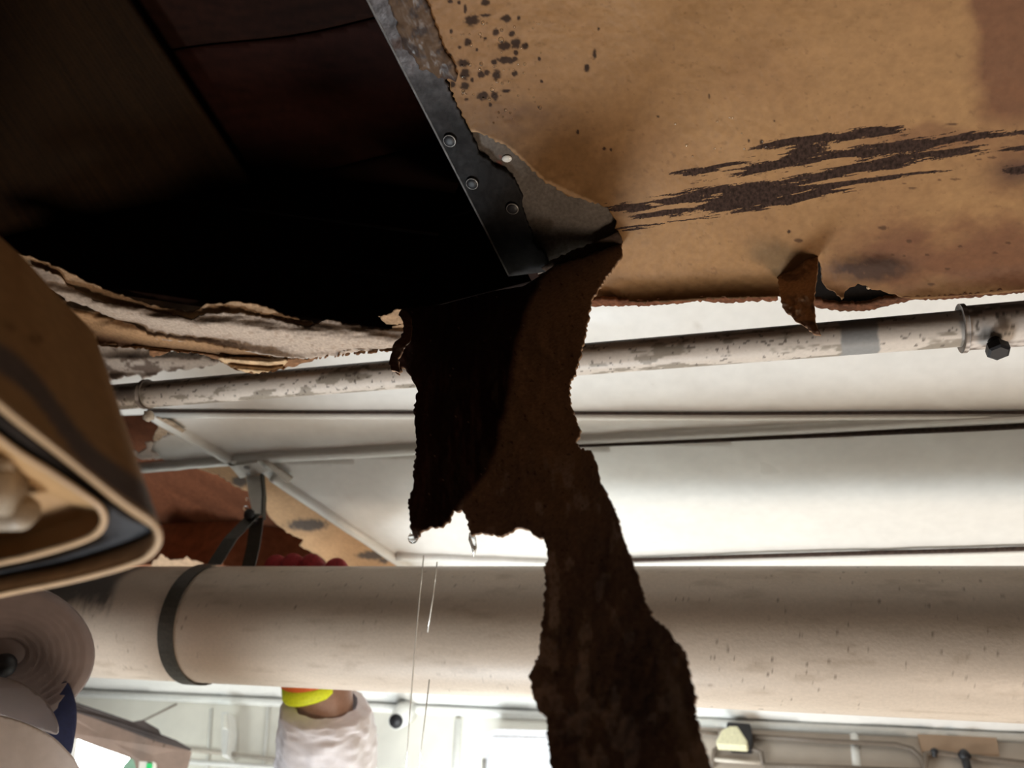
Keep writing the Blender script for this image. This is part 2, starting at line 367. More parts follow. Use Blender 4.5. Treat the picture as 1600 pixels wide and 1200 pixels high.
def board_col(px, py, W):
    n = len(px); c = C4(TAN, .42, n); col = c[:, :3]
    big = fbm(px / 170, py / 120, 1)
    col = mixc(col, (.30, .155, .068), ss(.45, .75, big) * .6)
    col = mixc(col, (.27, .142, .066), ss(900, 640, px) * ss(300, 60, py) * .8)  # shade of hole and strip at the upper left, mixed into the colour
    # brown soaked zone round the tear
    s1 = np.exp(-(((px - 900) * .8 + (py - 255) * .45) / 95) ** 2 - ((-(px - 900) * .45 + (py - 255) * .85) / 52) ** 2)
    s1 = np.clip(s1 * 1.5 * (.35 + 1.0 * fbm(px / 26, py / 20, 2)), 0, 1)
    dt, _ = pdist(np.stack([px, py], 1), np.array([(737, 205), (790, 228), (850, 283), (910, 312), (955, 328)], float), False)
    s1 = np.maximum(s1 * .8, np.clip(np.exp(-(dt / 58) ** 2) * (.35 + 1.1 * fbm(px / 22, py / 16, 2)), 0, 1))
    col = mixc(col, (.155, .078, .030), s1 * .85)
    rim_ = (1 - ss(1.5, 6, dt + 5 * (fbm(px / 7, py / 7, 1) - .5))) * ss(945, 920, px); col = mixc(col, (.46, .29, .16), rim_ * .8)
    s2 = np.exp(-((px - 800) / 90) ** 2 - ((py - 180) / 26) ** 2) * fbm(px / 20, py / 14, 4) * 1.3
    col = mixc(col, (.17, .085, .038), np.clip(s2, 0, 1))
    # dark brown band that follows the front edge
    d, _ = pdist(np.stack([px, py], 1), edge_line, False)
    e = (1 - ss(4, 52, d + 24 * (fbm(px / 60, py / 30, 3) - .5))) * (ss(930, 960, px)) * (1 - .55 * ss(1150, 1400, px))
    col = mixc(col, (.06, .026, .009), np.clip(e, 0, 1) * .88)
    # red-brown soaked corner and right-hand band
    r1 = ss(1505, 1560, px + 60 * (fbm(px / 60, py / 60, 5) - .5) - (py - 100) * .15) * ss(235, 150, py)
    r2 = ss(1.15, .3, np.sqrt(((px - 1560) / 330) ** 2 + ((py - 405) / 75) ** 2) + .9 * (fbm(px / 70, py / 35, 6) - .5)) 
    r3 = ss(1500, 1620, px) * ss(150, 220, py) * ss(330, 280, py) * fbm(px / 40, py / 20, 3) * 1.3
    r3b = ss(1.1, .4, np.sqrt(((px - 1480) / 170) ** 2 + ((py - 215) / 26) ** 2) + .8 * (fbm(px / 50, py / 30, 1) - .5)) * .5
    col = mixc(col, (.15, .060, .032), np.clip(1.25 * np.maximum.reduce([r1, r2 * .85, r3, r3b]), 0, 1) * .85)
    dk = np.exp(-((px - 1360) / 62) ** 2 - ((py - 420) / 20) ** 2)
    dk = np.clip(dk * 1.9 * (.5 + fbm(px / 14, py / 10, 2)) - .25, 0, 1)
    col = mixc(col, (.055, .030, .022), dk * .9)
    p2 = np.exp(-((px - 1590) / 40) ** 2 - ((py - 268) / 20) ** 2)
    col = mixc(col, (.07, .035, .024), np.clip(p2 * 1.2, 0, 1) * .7)
    # faint ring marks and freckles
    fr = ss(.72, .80, fbm(px / 9, py / 7, 7)) * .35
    col = mixc(col, (.15, .075, .035), fr)
    # rubbed smears
    u = px * .988 - py * .15; v = px * .15 + py * .988
    f = ell(px, py, [(a0, b0, c0_, d0 * .84, e0_) for a0, b0, c0_, d0, e0_ in SM]) - .14 * ss(1370, 1460, px); g = ell(px, py, HOLES)
    nz = (fbm(u / 26, v / 3.0, 1, 4) - .5) * 1.25 + (vnoise(u / 3.2, v / 2.6, 3) - .5) * .45
    board_col.field = np.minimum(f + .04, .04 - g * 1.6)
    sm = 0 * f
    s = spots(px, py, SP); col = mixc(col, (.030, .014, .008), s * .95)
    s_b = spots(px, py, BR); col = mixc(col, (.085, .040, .02), s_b * .85)
    c[:, :3] = col * .82
    c[:, 3] = np.clip(.46 + .40 * sm + .1 * s + .1 * (big - .5), .12, .9)
    return c
board = empty('ceiling_board', onZ(1150, 250, HB), 'large stained tan ceiling board with black rubbed smears and a torn front edge', 'ceiling board')
bs = sheet('board_sheet', brd_poly, 1.7, board3, board_col, .0035, UP, M['painted'], board, edge=lambda a, b: mixc(np.tile(np.array((.16, .075, .035)), (len(a), 1)), (.42, .27, .15), ss(975, 960, a)))
a_ = bs.data.attributes.new('Smear', 'FLOAT', 'POINT'); a_.data.foreach_set('value', np.clip(np.concatenate([board_col.field, board_col.field * 0 - 3]), -3, 1))
def smear_material():
    m = M['painted'].copy(); m.name = 'smeared_paint'; n = m.node_tree.nodes; l = m.node_tree.links; b = n['Principled BSDF']; tc = n['Texture Coordinate']
    q0, q1 = onZ(1000, 330, HB), onZ(1500, 240, HB); an = math.atan2(q1[1] - q0[1], q1[0] - q0[0])
    def mth(op, x, y, z=None, cl=False):
        k = n.new('ShaderNodeMath'); k.operation = op; k.use_clamp = cl
        for i, v in enumerate((x, y, z)):
            if v is None: continue
            if isinstance(v, (int, float)): k.inputs[i].default_value = v
            else: l.new(v, k.inputs[i])
        return k.outputs[0]
    mp_ = n.new('ShaderNodeVectorRotate'); mp_.rotation_type = 'Z_AXIS'; mp_.inputs['Angle'].default_value = -an; l.new(tc.outputs['Object'], mp_.inputs['Vector'])
    def noise(sx, sy, det, rough=.6):
        k = n.new('ShaderNodeMapping'); k.inputs['Scale'].default_value = (sx, sy, 1); l.new(mp_.outputs[0], k.inputs['Vector'])
        z = n.new('ShaderNodeTexNoise'); z.inputs['Scale'].default_value = 1; z.inputs['Detail'].default_value = det; z.inputs['Roughness'].default_value = rough; l.new(k.outputs[0], z.inputs['Vector']); return z.outputs['Fac']
    at_ = n.new('ShaderNodeAttribute'); at_.attribute_name = 'Smear'; f = at_.outputs['Fac']
    big = noise(75, 620, 4); fine = noise(900, 1500, 2)
    am = mth('SUBTRACT', 1, mth('MULTIPLY', f, .65, cl=True))
    x = mth('ADD', mth('SUBTRACT', f, .05), mth('MULTIPLY', mth('MULTIPLY', mth('SUBTRACT', big, .5), 3.1), am))
    x = mth('ADD', x, mth('MULTIPLY', mth('SUBTRACT', fine, .5), .9))
    k = n.new('ShaderNodeMapRange'); k.interpolation_type = 'SMOOTHSTEP'; k.inputs['From Min'].default_value = -.01; k.inputs['From Max'].default_value = .06; l.new(x, k.inputs['Value'])
    mask = k.outputs['Result']
    old = b.inputs['Base Color'].links[0].from_socket; sh_ = n.new('ShaderNodeMapRange'); sh_.inputs['From Min'].default_value = .35; sh_.inputs['From Max'].default_value = .65; sh_.inputs['To Min'].default_value = .5; sh_.inputs['To Max'].default_value = 1.5; l.new(noise(700, 420, 3), sh_.inputs['Value'])
    dk = n.new('ShaderNodeMix'); dk.data_type = 'RGBA'; dk.blend_type = 'MULTIPLY'; dk.inputs['Factor'].default_value = 1; dk.inputs['A'].default_value = (.034, .019, .014, 1); l.new(sh_.outputs['Result'], dk.inputs['B'])
    mx = n.new('ShaderNodeMix'); mx.data_type = 'RGBA'; l.new(mask, mx.inputs['Factor']); l.new(old, mx.inputs['A']); l.new(dk.outputs['Result'], mx.inputs['B']); l.new(mx.outputs['Result'], b.inputs['Base Color'])
    ro = b.inputs['Roughness'].links[0].from_socket; mr = n.new('ShaderNodeMix'); l.new(mask, mr.inputs['Factor']); l.new(ro, mr.inputs['A']); mr.inputs['B'].default_value = .85; l.new(mr.outputs['Result'], b.inputs['Roughness'])
    bp = n['Bump']; hh = mth('SUBTRACT', bp.inputs['Height'].links[0].from_socket, mth('MULTIPLY', mask, .25)); l.new(hh, bp.inputs['Height'])
    return m
bs.data.materials[0] = smear_material()
def plain_tan(px, py, W):
    c = C4((.23, .118, .056), .5, len(px)); c[:, :3] *= (.75 + .5 * fbm(px / 90, py / 60, 2))[:, None]; return c
# the board goes on outside the frame, above and right of the lens
sheet('board_sheet', [(560, -900), (1715, -900), (2500, -500), (2500, 250), (1715, 436), (1715, -40), (600, -45)], 24, lambda a, b: onZ(a, b, HB + .0012), plain_tan, .003, UP, M['painted'], board)
# fibrous brown lip along the front edge
def fib(base, r=.85, amp=.9):
    def f(px, py, W):
        c = C4(base, r, len(px)); c[:, :3] *= (1 - amp / 2 + amp * fbm(px / 9, py / 2.2, 3))[:, None]; return c
    return f
lip = rough_poly([(900, 469), (1000, 470), (1110, 464), (1215, 463), (1216, 470), (1150, 473), (1090, 472), (1030, 477), (930, 479)], 1.6, 4, 8)
sheet('paper_lip', lip, 2, lambda a, b: onZ(a, b, HB - .0085), fib((.13, .052, .027), .9, 1.4), .003, UP, M['fibre'], board, edge=(.17, .08, .04))
lip2 = rough_poly([(1262, 467), (1300, 474), (1345, 476), (1388, 467), (1420, 464), (1500, 461), (1600, 450), (1700, 438), (1700, 444), (1600, 457), (1500, 467), (1430, 469), (1395, 476), (1350, 487), (1300, 485), (1268, 478)], 1.5, 4, 9)
sheet('paper_lip', lip2, 2, lambda a, b: onZ(a, b, HB - .0045), fib((.10, .042, .022), .9, 1.4), .003, UP, M['fibre'], board, edge=(.22, .11, .05))
sheet('dark_backing', rough_poly([(1268, 395), (1300, 400), (1400, 430), (1440, 462), (1400, 474), (1350, 484), (1268, 476)], 2, 6, 3), 5, lambda a, b: onZ(a, b, HB + .030), fib((.006, .004, .003)), .004, UP, M['fibre'], board)  # near-black sheet stands for the shade inside the small tear
ball('wood_chip', onZ(1357, 449, HB + .001), .0012, M['enamel2'], board, lump=.4)
# hanging paper flap beside the small tear
fa, fn = vplane((1212, 432), (1279, 398), HB)
if fn[1] > 0: fn = -fn
fl = rough_poly([(1214, 429), (1240, 414), (1277, 397), (1277, 425), (1273, 455), (1271, 480), (1274, 505), (1282, 524), (1270, 521), (1258, 510), (1246, 503), (1236, 495), (1222, 480), (1218, 455)], 1.2, 4, 4)
def flap3(px, py):
    W = onP(px, py, fa, fn); t = .012 * np.sin((py - 400) / 40.) * ss(400, 470, py) + .02 * (fbm(px / 18, py / 22, 2) - .5)
    return CAM + (W - CAM) * (1 - t)[:, None]
def flap_c(px, py, W):
    c = C4((.34, .19, .10), .7, len(px)); m = ss(.42, .62, fbm(px / 22, py / 16, 5) + .0025 * (py - 470)); c[:, :3] = mixc(c[:, :3], (.17, .09, .055), m); return c
sheet('torn_flap', fl, 1.6, flap3, flap_c, .0009, -fn, M['fibre'], board, edge=(.30, .17, .09))

# ---- exposed substrate where the skin has peeled away
sub = empty('exposed_plaster', onZ(880, 340, HB + .003), 'bare grey-brown plaster patch where the tan skin has peeled away beside the metal strip', 'plaster')
subp = rough_poly([(690, 170), (760, 205), (830, 235), (900, 290), (965, 315), (972, 350), (966, 380), (925, 392), (885, 408), (862, 420), (835, 432), (770, 330), (720, 240)], 1, 6, 5)
def sub_c(px, py, W):
    c = C4((.125, .105, .09), .7, len(px)); c[:, :3] *= (.8 + .4 * fbm(px / 30, py / 30, 4))[:, None]
    m = spots(px, py, [(838, 347, 14, 7), (846, 352, 22, 12)]) * .6; c[:, :3] = mixc(c[:, :3], (.06, .04, .025), m)
    c[:, :3] = mixc(c[:, :3], (.24, .075, .06), spots(px, py, [(780, 256, 4, 5), (783, 246, 3, 3)]) * .6)
    return c
sheet('plaster_skin', subp, 4, lambda a, b: onZ(a, b, HB + .0045) + np.stack([0 * a, 0 * a, .0015 * (fbm(a / 40, b / 40, 1) - .5)], -1), sub_c, .003, UP, M['fibre'], sub)
ball('plaster_chip', onZ(792, 248, HB + .004), .0028, M['trimw'], sub, sc=(1, .75, .3))

# ---- blackened metal angle along the hole
ang = empty('metal_angle_strip', onZ(700, 210, HB), 'blackened metal angle strip with screw heads edging the dark hole', 'metal strip')
mp = [(540, -48), (855, 432), (864, 424), (852, 398), (838, 385), (826, 355), (817, 330), (814, 305), (806, 285), (795, 272), (775, 262), (762, 250), (748, 240), (738, 212), (722, 184), (706, 152), (694, 122), (676, 96), (655, 58), (640, 10), (628, -48)]
mpp = np.concatenate([np.array([(547, -48), (794, 432)], float), rough_poly(mp[2:] , 1.6, 4, 6, closed=False)])
def met_c(px, py, W):
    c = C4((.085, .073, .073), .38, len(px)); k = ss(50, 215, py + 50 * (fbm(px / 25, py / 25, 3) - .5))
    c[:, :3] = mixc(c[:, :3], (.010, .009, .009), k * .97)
    c[:, :3] *= (.45 + 1.1 * fbm(px / 9, py / 14, 2))[:, None]
    b = ss(.55, .7, fbm(px / 26, py / 34, 6)) * (1 - k); c[:, :3] = mixc(c[:, :3], (.055, .03, .022), b)
    c[:, 3] = .30 + .30 * fbm(px / 12, py / 12, 1) + .3 * k; return c
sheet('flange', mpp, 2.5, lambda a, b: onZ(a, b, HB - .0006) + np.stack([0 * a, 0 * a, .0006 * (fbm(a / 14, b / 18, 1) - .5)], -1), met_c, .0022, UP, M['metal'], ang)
e0, e1 = onZ(547, -48, HB - .0008), onZ(793, 430, HB - .0008)
ed = nrm(np.cross(e1 - e0, UP)); ed = ed if ed[0] > 0 else -ed
prism('upright_flange', [e0, e1, e1 + ed * .0012, e0 + ed * .0012], (0, 0, .028), mat('dull_flange', (.10, .09, .085), rough=.6, metal=.2, bump=.3, bscale=200, var=.4), ang, bevel=.0003)
for (x, y) in ((703, 219), (738, 286), (801, 325)):
    p = onZ(x, y, HB - .001)
    a = tube('screw_head', [p + UP * .001, p - UP * .0006, p - UP * .0014, p - UP * .0017], [.0036, .0036, .0028, .0012], M['metal'] if 0 else M['dark'], ang, seg=20)
    t2 = [p - UP * .0008 + .0030 * np.array([math.cos(q), math.sin(q), 0]) for q in np.linspace(0, 2 * math.pi, 25)]
    tube('rim', t2, .00045, M['steel'], a, seg=6, caps=False)
# wet sealant smeared over the top of the strip
gel = rough_poly([(612, -50), (655, -50), (668, 10), (690, 70), (716, 118), (712, 128), (690, 124), (672, 112), (655, 108), (648, 92), (632, 76), (620, 40), (606, 0)], 2, 5, 12)
def gel3(px, py):
    W = onZ(px, py, HB - .0018); d, _ = pdist(np.stack([px, py], 1), gel)
    W[:, 2] -= .0014 * (1 - np.exp(-d / 6)) * (.3 + 1.4 * fbm((px - .5 * py) / 9, (py + .5 * px) / 34, 3)); return W
def gel_c(px, py, W):
    c = C4((.10, .062, .040), .10, len(px)); c[:, :3] = mixc(c[:, :3], (.05, .035, .03), ss(.45, .65, fbm(px / 12, py / 16, 2))); c[:, 3] = .12 + .4 * fbm(px / 14, py / 14, 5); return c
go = sheet('wet_sealant', gel, 1.8, gel3, gel_c, .0015, UP, M['painted'], None)
tag(go, 'glossy wet brown sealant smeared over the upper end of the metal strip', 'sealant')

# ================================================================== DARK CAVITY ABOVE THE HOLE
cav = empty('ceiling_cavity', onZ(300, 200, HB), None, None, kind='structure')
def wood_c(base, ang_, sc=7, amp=.5):
    ca, sa = math.cos(ang_), math.sin(ang_)
    def f(px, py, W):
        u = px * ca + py * sa; v = -px * sa + py * ca
        c = C4(base, .8, len(px)); g = fbm(u / 160, v / sc, 4, 3); c[:, :3] *= (1 - amp / 2 + amp * g)[:, None]
        return c
    return f
def wallsheet(name, p, q, h0, h1, basec, m=M['wood'], n=40, planks=4, parent=cav):
    """planks standing on the line p-q from height h0 to h1"""
    a, b = onZ(*p, h0), onZ(*q, h0); t = b - a; nn = nrm((t[1], -t[0], 0))
    for i in range(planks):
        z0 = (h1 - h0) * i / planks; z1 = (h1 - h0) * (i + 1) / planks - .0015
        col = tuple(np.array(basec) * (.85 + .3 * random.random()))
        P = [a + UP * z0, b + UP * z0, b + UP * z1, a + UP * z1]
        prism(name, P, nn * .006 * (1 if i % 2 else 1.2), mat(name + '_veneer', col, rough=.8, spec=.1, bump=.3, bscale=120, var=.25) if i == 0 else wallsheet.m, parent, bevel=.0008) if i else None
        if i == 0:
            wallsheet.m = mat(name + '_veneer', col, rough=.8, spec=.1, bump=.3, bscale=120, var=.3)
            prism(name, P, nn * .006, wallsheet.m, parent, bevel=.0008)
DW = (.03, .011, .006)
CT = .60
# left side (runs away from the lens), far side, right side over the metal strip, near side
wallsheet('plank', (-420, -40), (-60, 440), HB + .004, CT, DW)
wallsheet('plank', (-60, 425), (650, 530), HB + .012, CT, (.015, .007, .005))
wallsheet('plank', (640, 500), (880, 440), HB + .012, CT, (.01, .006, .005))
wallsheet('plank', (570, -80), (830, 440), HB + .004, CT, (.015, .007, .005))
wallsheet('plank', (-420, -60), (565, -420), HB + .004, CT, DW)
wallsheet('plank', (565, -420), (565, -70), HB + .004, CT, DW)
# sloping veneered lining seen in the upper left: ridged boards meeting boards with running grain
def ztop(h): return lambda a, b: onZ(a, b, h)
c0, c1 = (120, -120), (420, 330)       # the corner line where both linings meet
edgept = lambda t: (c0[0] + (c1[0] - c0[0]) * t, c0[1] + (c1[1] - c0[1]) * t)
dxy = np.array([c1[0] - c0[0], c1[1] - c0[1]], float); dxy /= np.linalg.norm(dxy); nxy = np.array([-dxy[1], dxy[0]])
def lining(px, py):                   # left lining: rises from the hole's left side to the corner line
    W = onZ(px, py, .52); d = (np.stack([px, py], 1) - np.array(c0)) @ nxy
    W = onZ(px, py, np.clip(.52 - d * .00030, .39, .52)); W[:, 2] += .0006 * np.sin(d * .9 + 2 * fbm(px / 80, py / 80, 1)); return W
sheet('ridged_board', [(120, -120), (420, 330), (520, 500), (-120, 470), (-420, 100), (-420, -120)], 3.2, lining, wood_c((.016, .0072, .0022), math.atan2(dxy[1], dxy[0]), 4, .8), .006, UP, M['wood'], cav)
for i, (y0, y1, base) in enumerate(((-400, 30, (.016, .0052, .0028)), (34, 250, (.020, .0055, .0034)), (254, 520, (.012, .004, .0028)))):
    def yb(x, yv): return yv + (570 - x) * .17 + 5 * math.sin(x / 60.)
    xs = list(range(130, 960, 40))
    P = [(x, yb(x, y0)) for x in xs] + [(x, yb(x, y1)) for x in xs[::-1]]
    sheet('grained_board', P, 8, lambda a, b, k=i: onZ(a, b, .545 + .003 * (k % 2)), wood_c(base, -.17, 6, .9), .006, UP, M['wood'], cav)
sheet('dark_gap', rough_poly([(122, 18), (135, 22), (180, 70), (215, 125), (238, 152), (205, 135), (160, 85), (130, 50)], 3, 8, 2), 4, lambda a, b: onZ(a, b, .515) * 1.0 + np.stack([0 * a, 0 * a, -.004 + 0 * a], -1) * 0, fib((.006, .004, .003)), .002, UP, M['fibre'], cav)
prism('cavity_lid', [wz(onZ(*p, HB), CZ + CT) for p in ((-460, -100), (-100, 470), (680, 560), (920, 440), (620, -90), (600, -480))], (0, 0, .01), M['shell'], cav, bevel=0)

# ================================================================== TORN EDGE LEFT OF THE HOLE
te = empty('torn_board_edge', onZ(330, 520, HB), 'crumpled cream and brown board edge hanging in folds along the left of the hole', 'torn board')
def fold3(h, amp, yb, per=46, k=1, lean=0.0):
    def f(px, py):
        yc = np.interp(px, [0, 150, 320, 420, 640], yb)
        v = (py - yc)
        W = onZ(px, py, h); t = amp * np.sin(v / per * 2 * math.pi + 3 * fbm(px / 120, py / 60, k)) + amp * 1.4 * (fbm(px / 70, py / 14, k + 2) - .5) + lean * v
        return CAM + (W - CAM) * (1 - t)[:, None]
    return f
def cream_c(px, py, W):
    c = C4((.42, .33, .265), .6, len(px)); n = fbm(px / 34, py / 12, 2)
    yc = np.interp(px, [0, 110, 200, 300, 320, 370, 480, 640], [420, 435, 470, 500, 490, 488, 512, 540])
    m = ss(.48, .62, n + .012 * (yc - py)); c[:, :3] = mixc(c[:, :3], (.25, .19, .15), m * .85)  # upper part coloured grey-brown as shading below the upper ply
    s_ = ss(.62, .72, fbm(px / 8, py / 5, 4)) * .35; c[:, :3] = mixc(c[:, :3], (.22, .14, .09), s_)
    return c
def tanb_c(px, py, W):
    c = C4((.34, .215, .125), .65, len(px)); c[:, :3] *= (.6 + .8 * fbm(px / 30, py / 8, 6))[:, None]; return c
yb0 = [430, 480, 510, 515, 535]
# outermost upper ply (tan, highest)
L1 = rough_poly([(18, 396), (60, 406), (104, 424), (150, 447), (180, 458), (240, 478), (285, 487), (306, 486), (322, 475), (370, 472), (410, 478), (440, 490), (470, 500), (510, 512), (505, 530), (440, 520), (380, 500), (330, 495), (260, 505), (190, 490), (120, 462), (60, 428), (20, 405)], 1.6, 5, 21)
sheet('upper_ply', L1, 2.4, fold3(HB + .004, .006, yb0, 60, 2), tanb_c, .0012, UP, M['fibre'], te, edge=(.45, .33, .22))
# cream sheet that carries the long folds
L2 = rough_poly([(40, 414), (90, 430), (108, 448), (150, 472), (220, 482), (300, 500), (322, 490), (380, 490), (430, 500), (480, 512), (500, 503), (515, 500), (545, 508), (590, 516), (640, 518), (640, 540), (600, 545), (545, 553), (480, 560), (430, 558), (385, 549), (330, 540), (260, 532), (215, 522), (180, 500), (140, 480), (105, 470), (70, 445)], 1.3, 5, 22)
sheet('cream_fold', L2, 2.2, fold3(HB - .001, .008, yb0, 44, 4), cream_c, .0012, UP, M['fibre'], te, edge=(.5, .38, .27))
# brown under ply
L3 = rough_poly([(70, 448), (110, 462), (150, 480), (200, 505), (235, 525), (300, 533), (370, 545), (430, 556), (400, 560), (330, 552), (250, 545), (190, 540), (150, 537), (120, 520), (80, 480)], 1.4, 5, 23)
sheet('brown_ply', L3, 2.4, fold3(HB + .001, .012, [450, 505, 535, 548, 560], 60, 6, .0004), lambda a, b, W: np.concatenate([mixc(C4((.36, .21, .11), .6, len(a))[:, :3], (.06, .028, .014), ss(0, 22, b - np.interp(a, [70, 150, 250, 430], [470, 508, 528, 545]))), np.full((len(a), 1), .65)], 1), .0012, UP, M['fibre'], te, edge=(.4, .28, .18))  # lower side darkened in the colour as the shadow line beneath
# brown fibre rim that hangs lowest
L4 = rough_poly([(150, 534), (235, 540), (330, 545), (400, 556), (470, 562), (540, 555), (600, 545), (640, 536), (640, 548), (600, 550), (560, 553), (500, 560), (460, 572), (430, 580), (400, 584), (370, 578), (345, 566), (310, 552), (270, 550), (236, 558), (232, 546), (150, 540)], 1.8, 4, 24)
sheet('fibre_rim', L4, 2, fold3(HB + .002, .010, [540, 545, 556, 566, 545], 20, 3), fib((.20, .10, .05), .8, 1.3), .0015, UP, M['fibre'], te, edge=(.38, .24, .14))
L5 = rough_poly([(340, 560), (420, 557), (450, 566), (440, 576), (405, 583), (380, 579), (355, 570)], 2.0, 4, 25)
sheet('pale_fibre', L5, 1.8, fold3(HB - .003, .008, [540, 545, 556, 566, 545], 14, 5), fib((.50, .34, .20), .8, 1.0), .001, UP, M['fibre'], te, edge=(.5, .36, .24))
# small torn tabs near the hanging strip
for P, sd in (([(591, 495), (612, 490), (616, 484), (640, 484), (640, 500), (622, 508), (604, 506)], 31), ([(612, 510), (632, 505), (640, 520), (618, 524)], 32)):
    sheet('torn_tab', rough_poly(P, 1, 4, sd), 1.8, lambda a, b: onZ(a, b, HB + .003), tanb_c, .001, UP, M['fibre'], te, edge=(.4, .28, .18))
# grey flaking wad beneath it, by the small pipe
wad = empty('flaking_plaster_wad', onZ(220, 575, HW - .03), 'grey flaking plaster wad above the left end of the thin pipe', 'plaster')
L6 = rough_poly([(120, 536), (160, 536), (235, 546), (236, 556), (262, 552), (300, 553), (335, 566), (346, 570), (310, 575), (262, 580), (240, 588), (220, 594), (216, 585), (190, 590), (158, 597), (120, 604)], 2.2, 4, 26)
def wad_c(px, py, W):
    c = C4((.50, .44, .40), .7, len(px)); c[:, :3] = mixc(c[:, :3], (.17, .13, .11), ss(.5, .6, fbm(px / 20, py / 8, 5) + .004 * (py - 575))); return c
sheet('plaster_wad', L6, 2.2, fold3(HW - .035, .008, [550, 560, 565, 570, 570], 40, 2), wad_c, .004, UP, M['fibre'], wad, edge=(.3, .24, .2))

# ================================================================== HANGING TORN STRIP
sa_, sn = vplane((620, 492), (972, 379), HB)
if sn[1] > 0: sn = -sn
left_e = [(872, 410), (845, 430), (818, 447), (770, 455), (720, 468), (690, 476), (650, 480), (628, 482), (623, 492), (631, 504), (630, 520), (624, 530), (615, 537), (612, 552), (608, 568), (612, 578), (622, 584), (630, 572), (640, 585), (646, 598), (652, 612), (646, 640), (650, 690), (646, 740), (644, 765), (636, 780), (640, 810), (643, 835), (648, 842), (656, 832), (675, 820), (686, 824), (700, 815), (708, 797), (720, 795), (728, 810), (734, 830), (736, 838), (748, 830), (760, 834), (776, 836), (795, 832), (806, 825), (820, 826), (834, 834), (850, 842), (856, 868), (851, 890), (851, 935), (848, 968), (844, 985), (843, 1020), (828, 1055), (832, 1085), (842, 1112), (855, 1120), (854, 1150), (858, 1180), (864, 1260), (870, 1400), (850, 1560), (880, 1640)]
right_e = [(980, 1700), (1060, 1640), (1120, 1500), (1150, 1380), (1130, 1260), (1108, 1190), (1092, 1140), (1084, 1100), (1088, 1088), (1078, 1058), (1072, 1020), (1055, 1000), (1040, 980), (1022, 968), (1008, 940), (1000, 915), (992, 885), (984, 870), (972, 835), (962, 800), (948, 770), (938, 755), (930, 720), (924, 703), (908, 702), (900, 692), (906, 672), (898, 650), (888, 618), (892, 600), (905, 560), (912, 530), (920, 490), (926, 465), (940, 440), (960, 418), (970, 398), (971, 378), (940, 384), (905, 398)]
strip_poly = rough_poly(left_e + right_e, 2.0, 3.2, 40, skip=(0, 1, 2, 3, 4, 5, len(left_e) - 1, len(left_e) + len(right_e) - 1, len(left_e) + len(right_e) - 2, len(left_e) + len(right_e) - 3))
def strip3(px, py):
    W = onP(px, py, sa_, sn)
    xc = np.interp(py, [400, 600, 820, 1000, 1200], [840, 800, 830, 930, 980])
    t = .030 * ss(40, 190, np.abs(px - xc)) * ss(430, 560, py)                  # edges curl towards the lens
    t = t + .020 * np.sin((px + .35 * py) / 62.) * ss(440, 620, py) + .030 * (fbm(px / 60, py / 130, 3) - .5) * ss(430, 560, py)
    t = t - .05 * ss(800, 1200, py) + .007 * (fbm(px / 13, py / 20, 5) - .5)
    t = t + .04 * ss(690, 630, px) * ss(600, 520, py)
    return CAM + (W - CAM) * (1 - t)[:, None]
def strip_c(px, py, W):
    c = C4((.29, .185, .12), .6, len(px)); n = fbm(px / 30, py / 50, 2)
    c[:, :3] = mixc(c[:, :3], (.20, .13, .105), ss(650, 900, py + 160 * (n - .5)))
    # pale worn patches on the lower length
    pw = ss(.55, .68, fbm(px / 24, py / 44, 6)) * ss(690, 760, py) * .9; c[:, :3] = mixc(c[:, :3], (.42, .32, .28), pw)
    ps = ss(.58, .7, fbm((px + .4 * py) / 14, py / 70, 3)) * ss(1020, 980, px) * 0 + np.exp(-((px - 1058 - (py - 1100) * .28) / 13) ** 2 - ((py - 1110) / 75) ** 2) * .7
    c[:, :3] = mixc(c[:, :3], (.40, .31, .27), np.clip(ps, 0, 1))
    # black mould over the left half
    xb = np.interp(py, [380, 440, 520, 600, 680, 740, 790, 830], [900, 845, 812, 798, 785, 762, 722, 690]) + 12 * (fbm(py / 30, px / 60, 1) - .5)
    bl = ss(6, -10, px - xb) * ss(850, 820, py)
    bc = np.array((.020, .009, .008)) * (1 + 1.6 * ss(.55, .8, fbm(px / 9, py / 60, 4)) + 1.3 * ss(700, 640, px))[:, None]
    c[:, :3] = c[:, :3] * (1 - bl[:, None]) + bc * bl[:, None]
    sp = ss(.74, .80, fbm(px / 5, py / 5, 7)); c[:, :3] = mixc(c[:, :3], (.02, .01, .008), sp * .7)
    wt = ss(.80, .84, fbm(px / 4, py / 4, 3)); c[:, :3] = mixc(c[:, :3], (.45, .35, .28), wt * .5)
    c[:, 3] = .45 + .3 * n - .25 * bl * fbm(px / 20, py / 20, 1)
    return c
stp = empty('torn_hanging_strip', onZ(870, 425, HB), 'long dark brown torn strip of wet ceiling skin hanging down the middle', 'torn strip')
sheet('strip_sheet', strip_poly, 2.2, strip3, strip_c, .0013, -sn, M['fibre'], stp, edge=lambda a, b: mixc(np.tile(np.array((.26, .155, .085)), (len(a), 1)), (.004, .003, .002), ss(880, 840, a) * ss(520, 470, b)))
sheet('root_shade', rough_poly([(846, 420), (862, 408), (905, 389), (945, 372), (966, 362), (973, 380), (930, 394), (885, 410), (858, 428)], 1.2, 4, 43), 2, lambda a, b: onZ(a, b, HB - .0022 + .0012 * np.sin(b / 5)), fib((.045, .028, .02), .8, .8), .0012, UP, M['fibre'], stp)  # dark sheet added as shade over the lit plaster at the strip's root
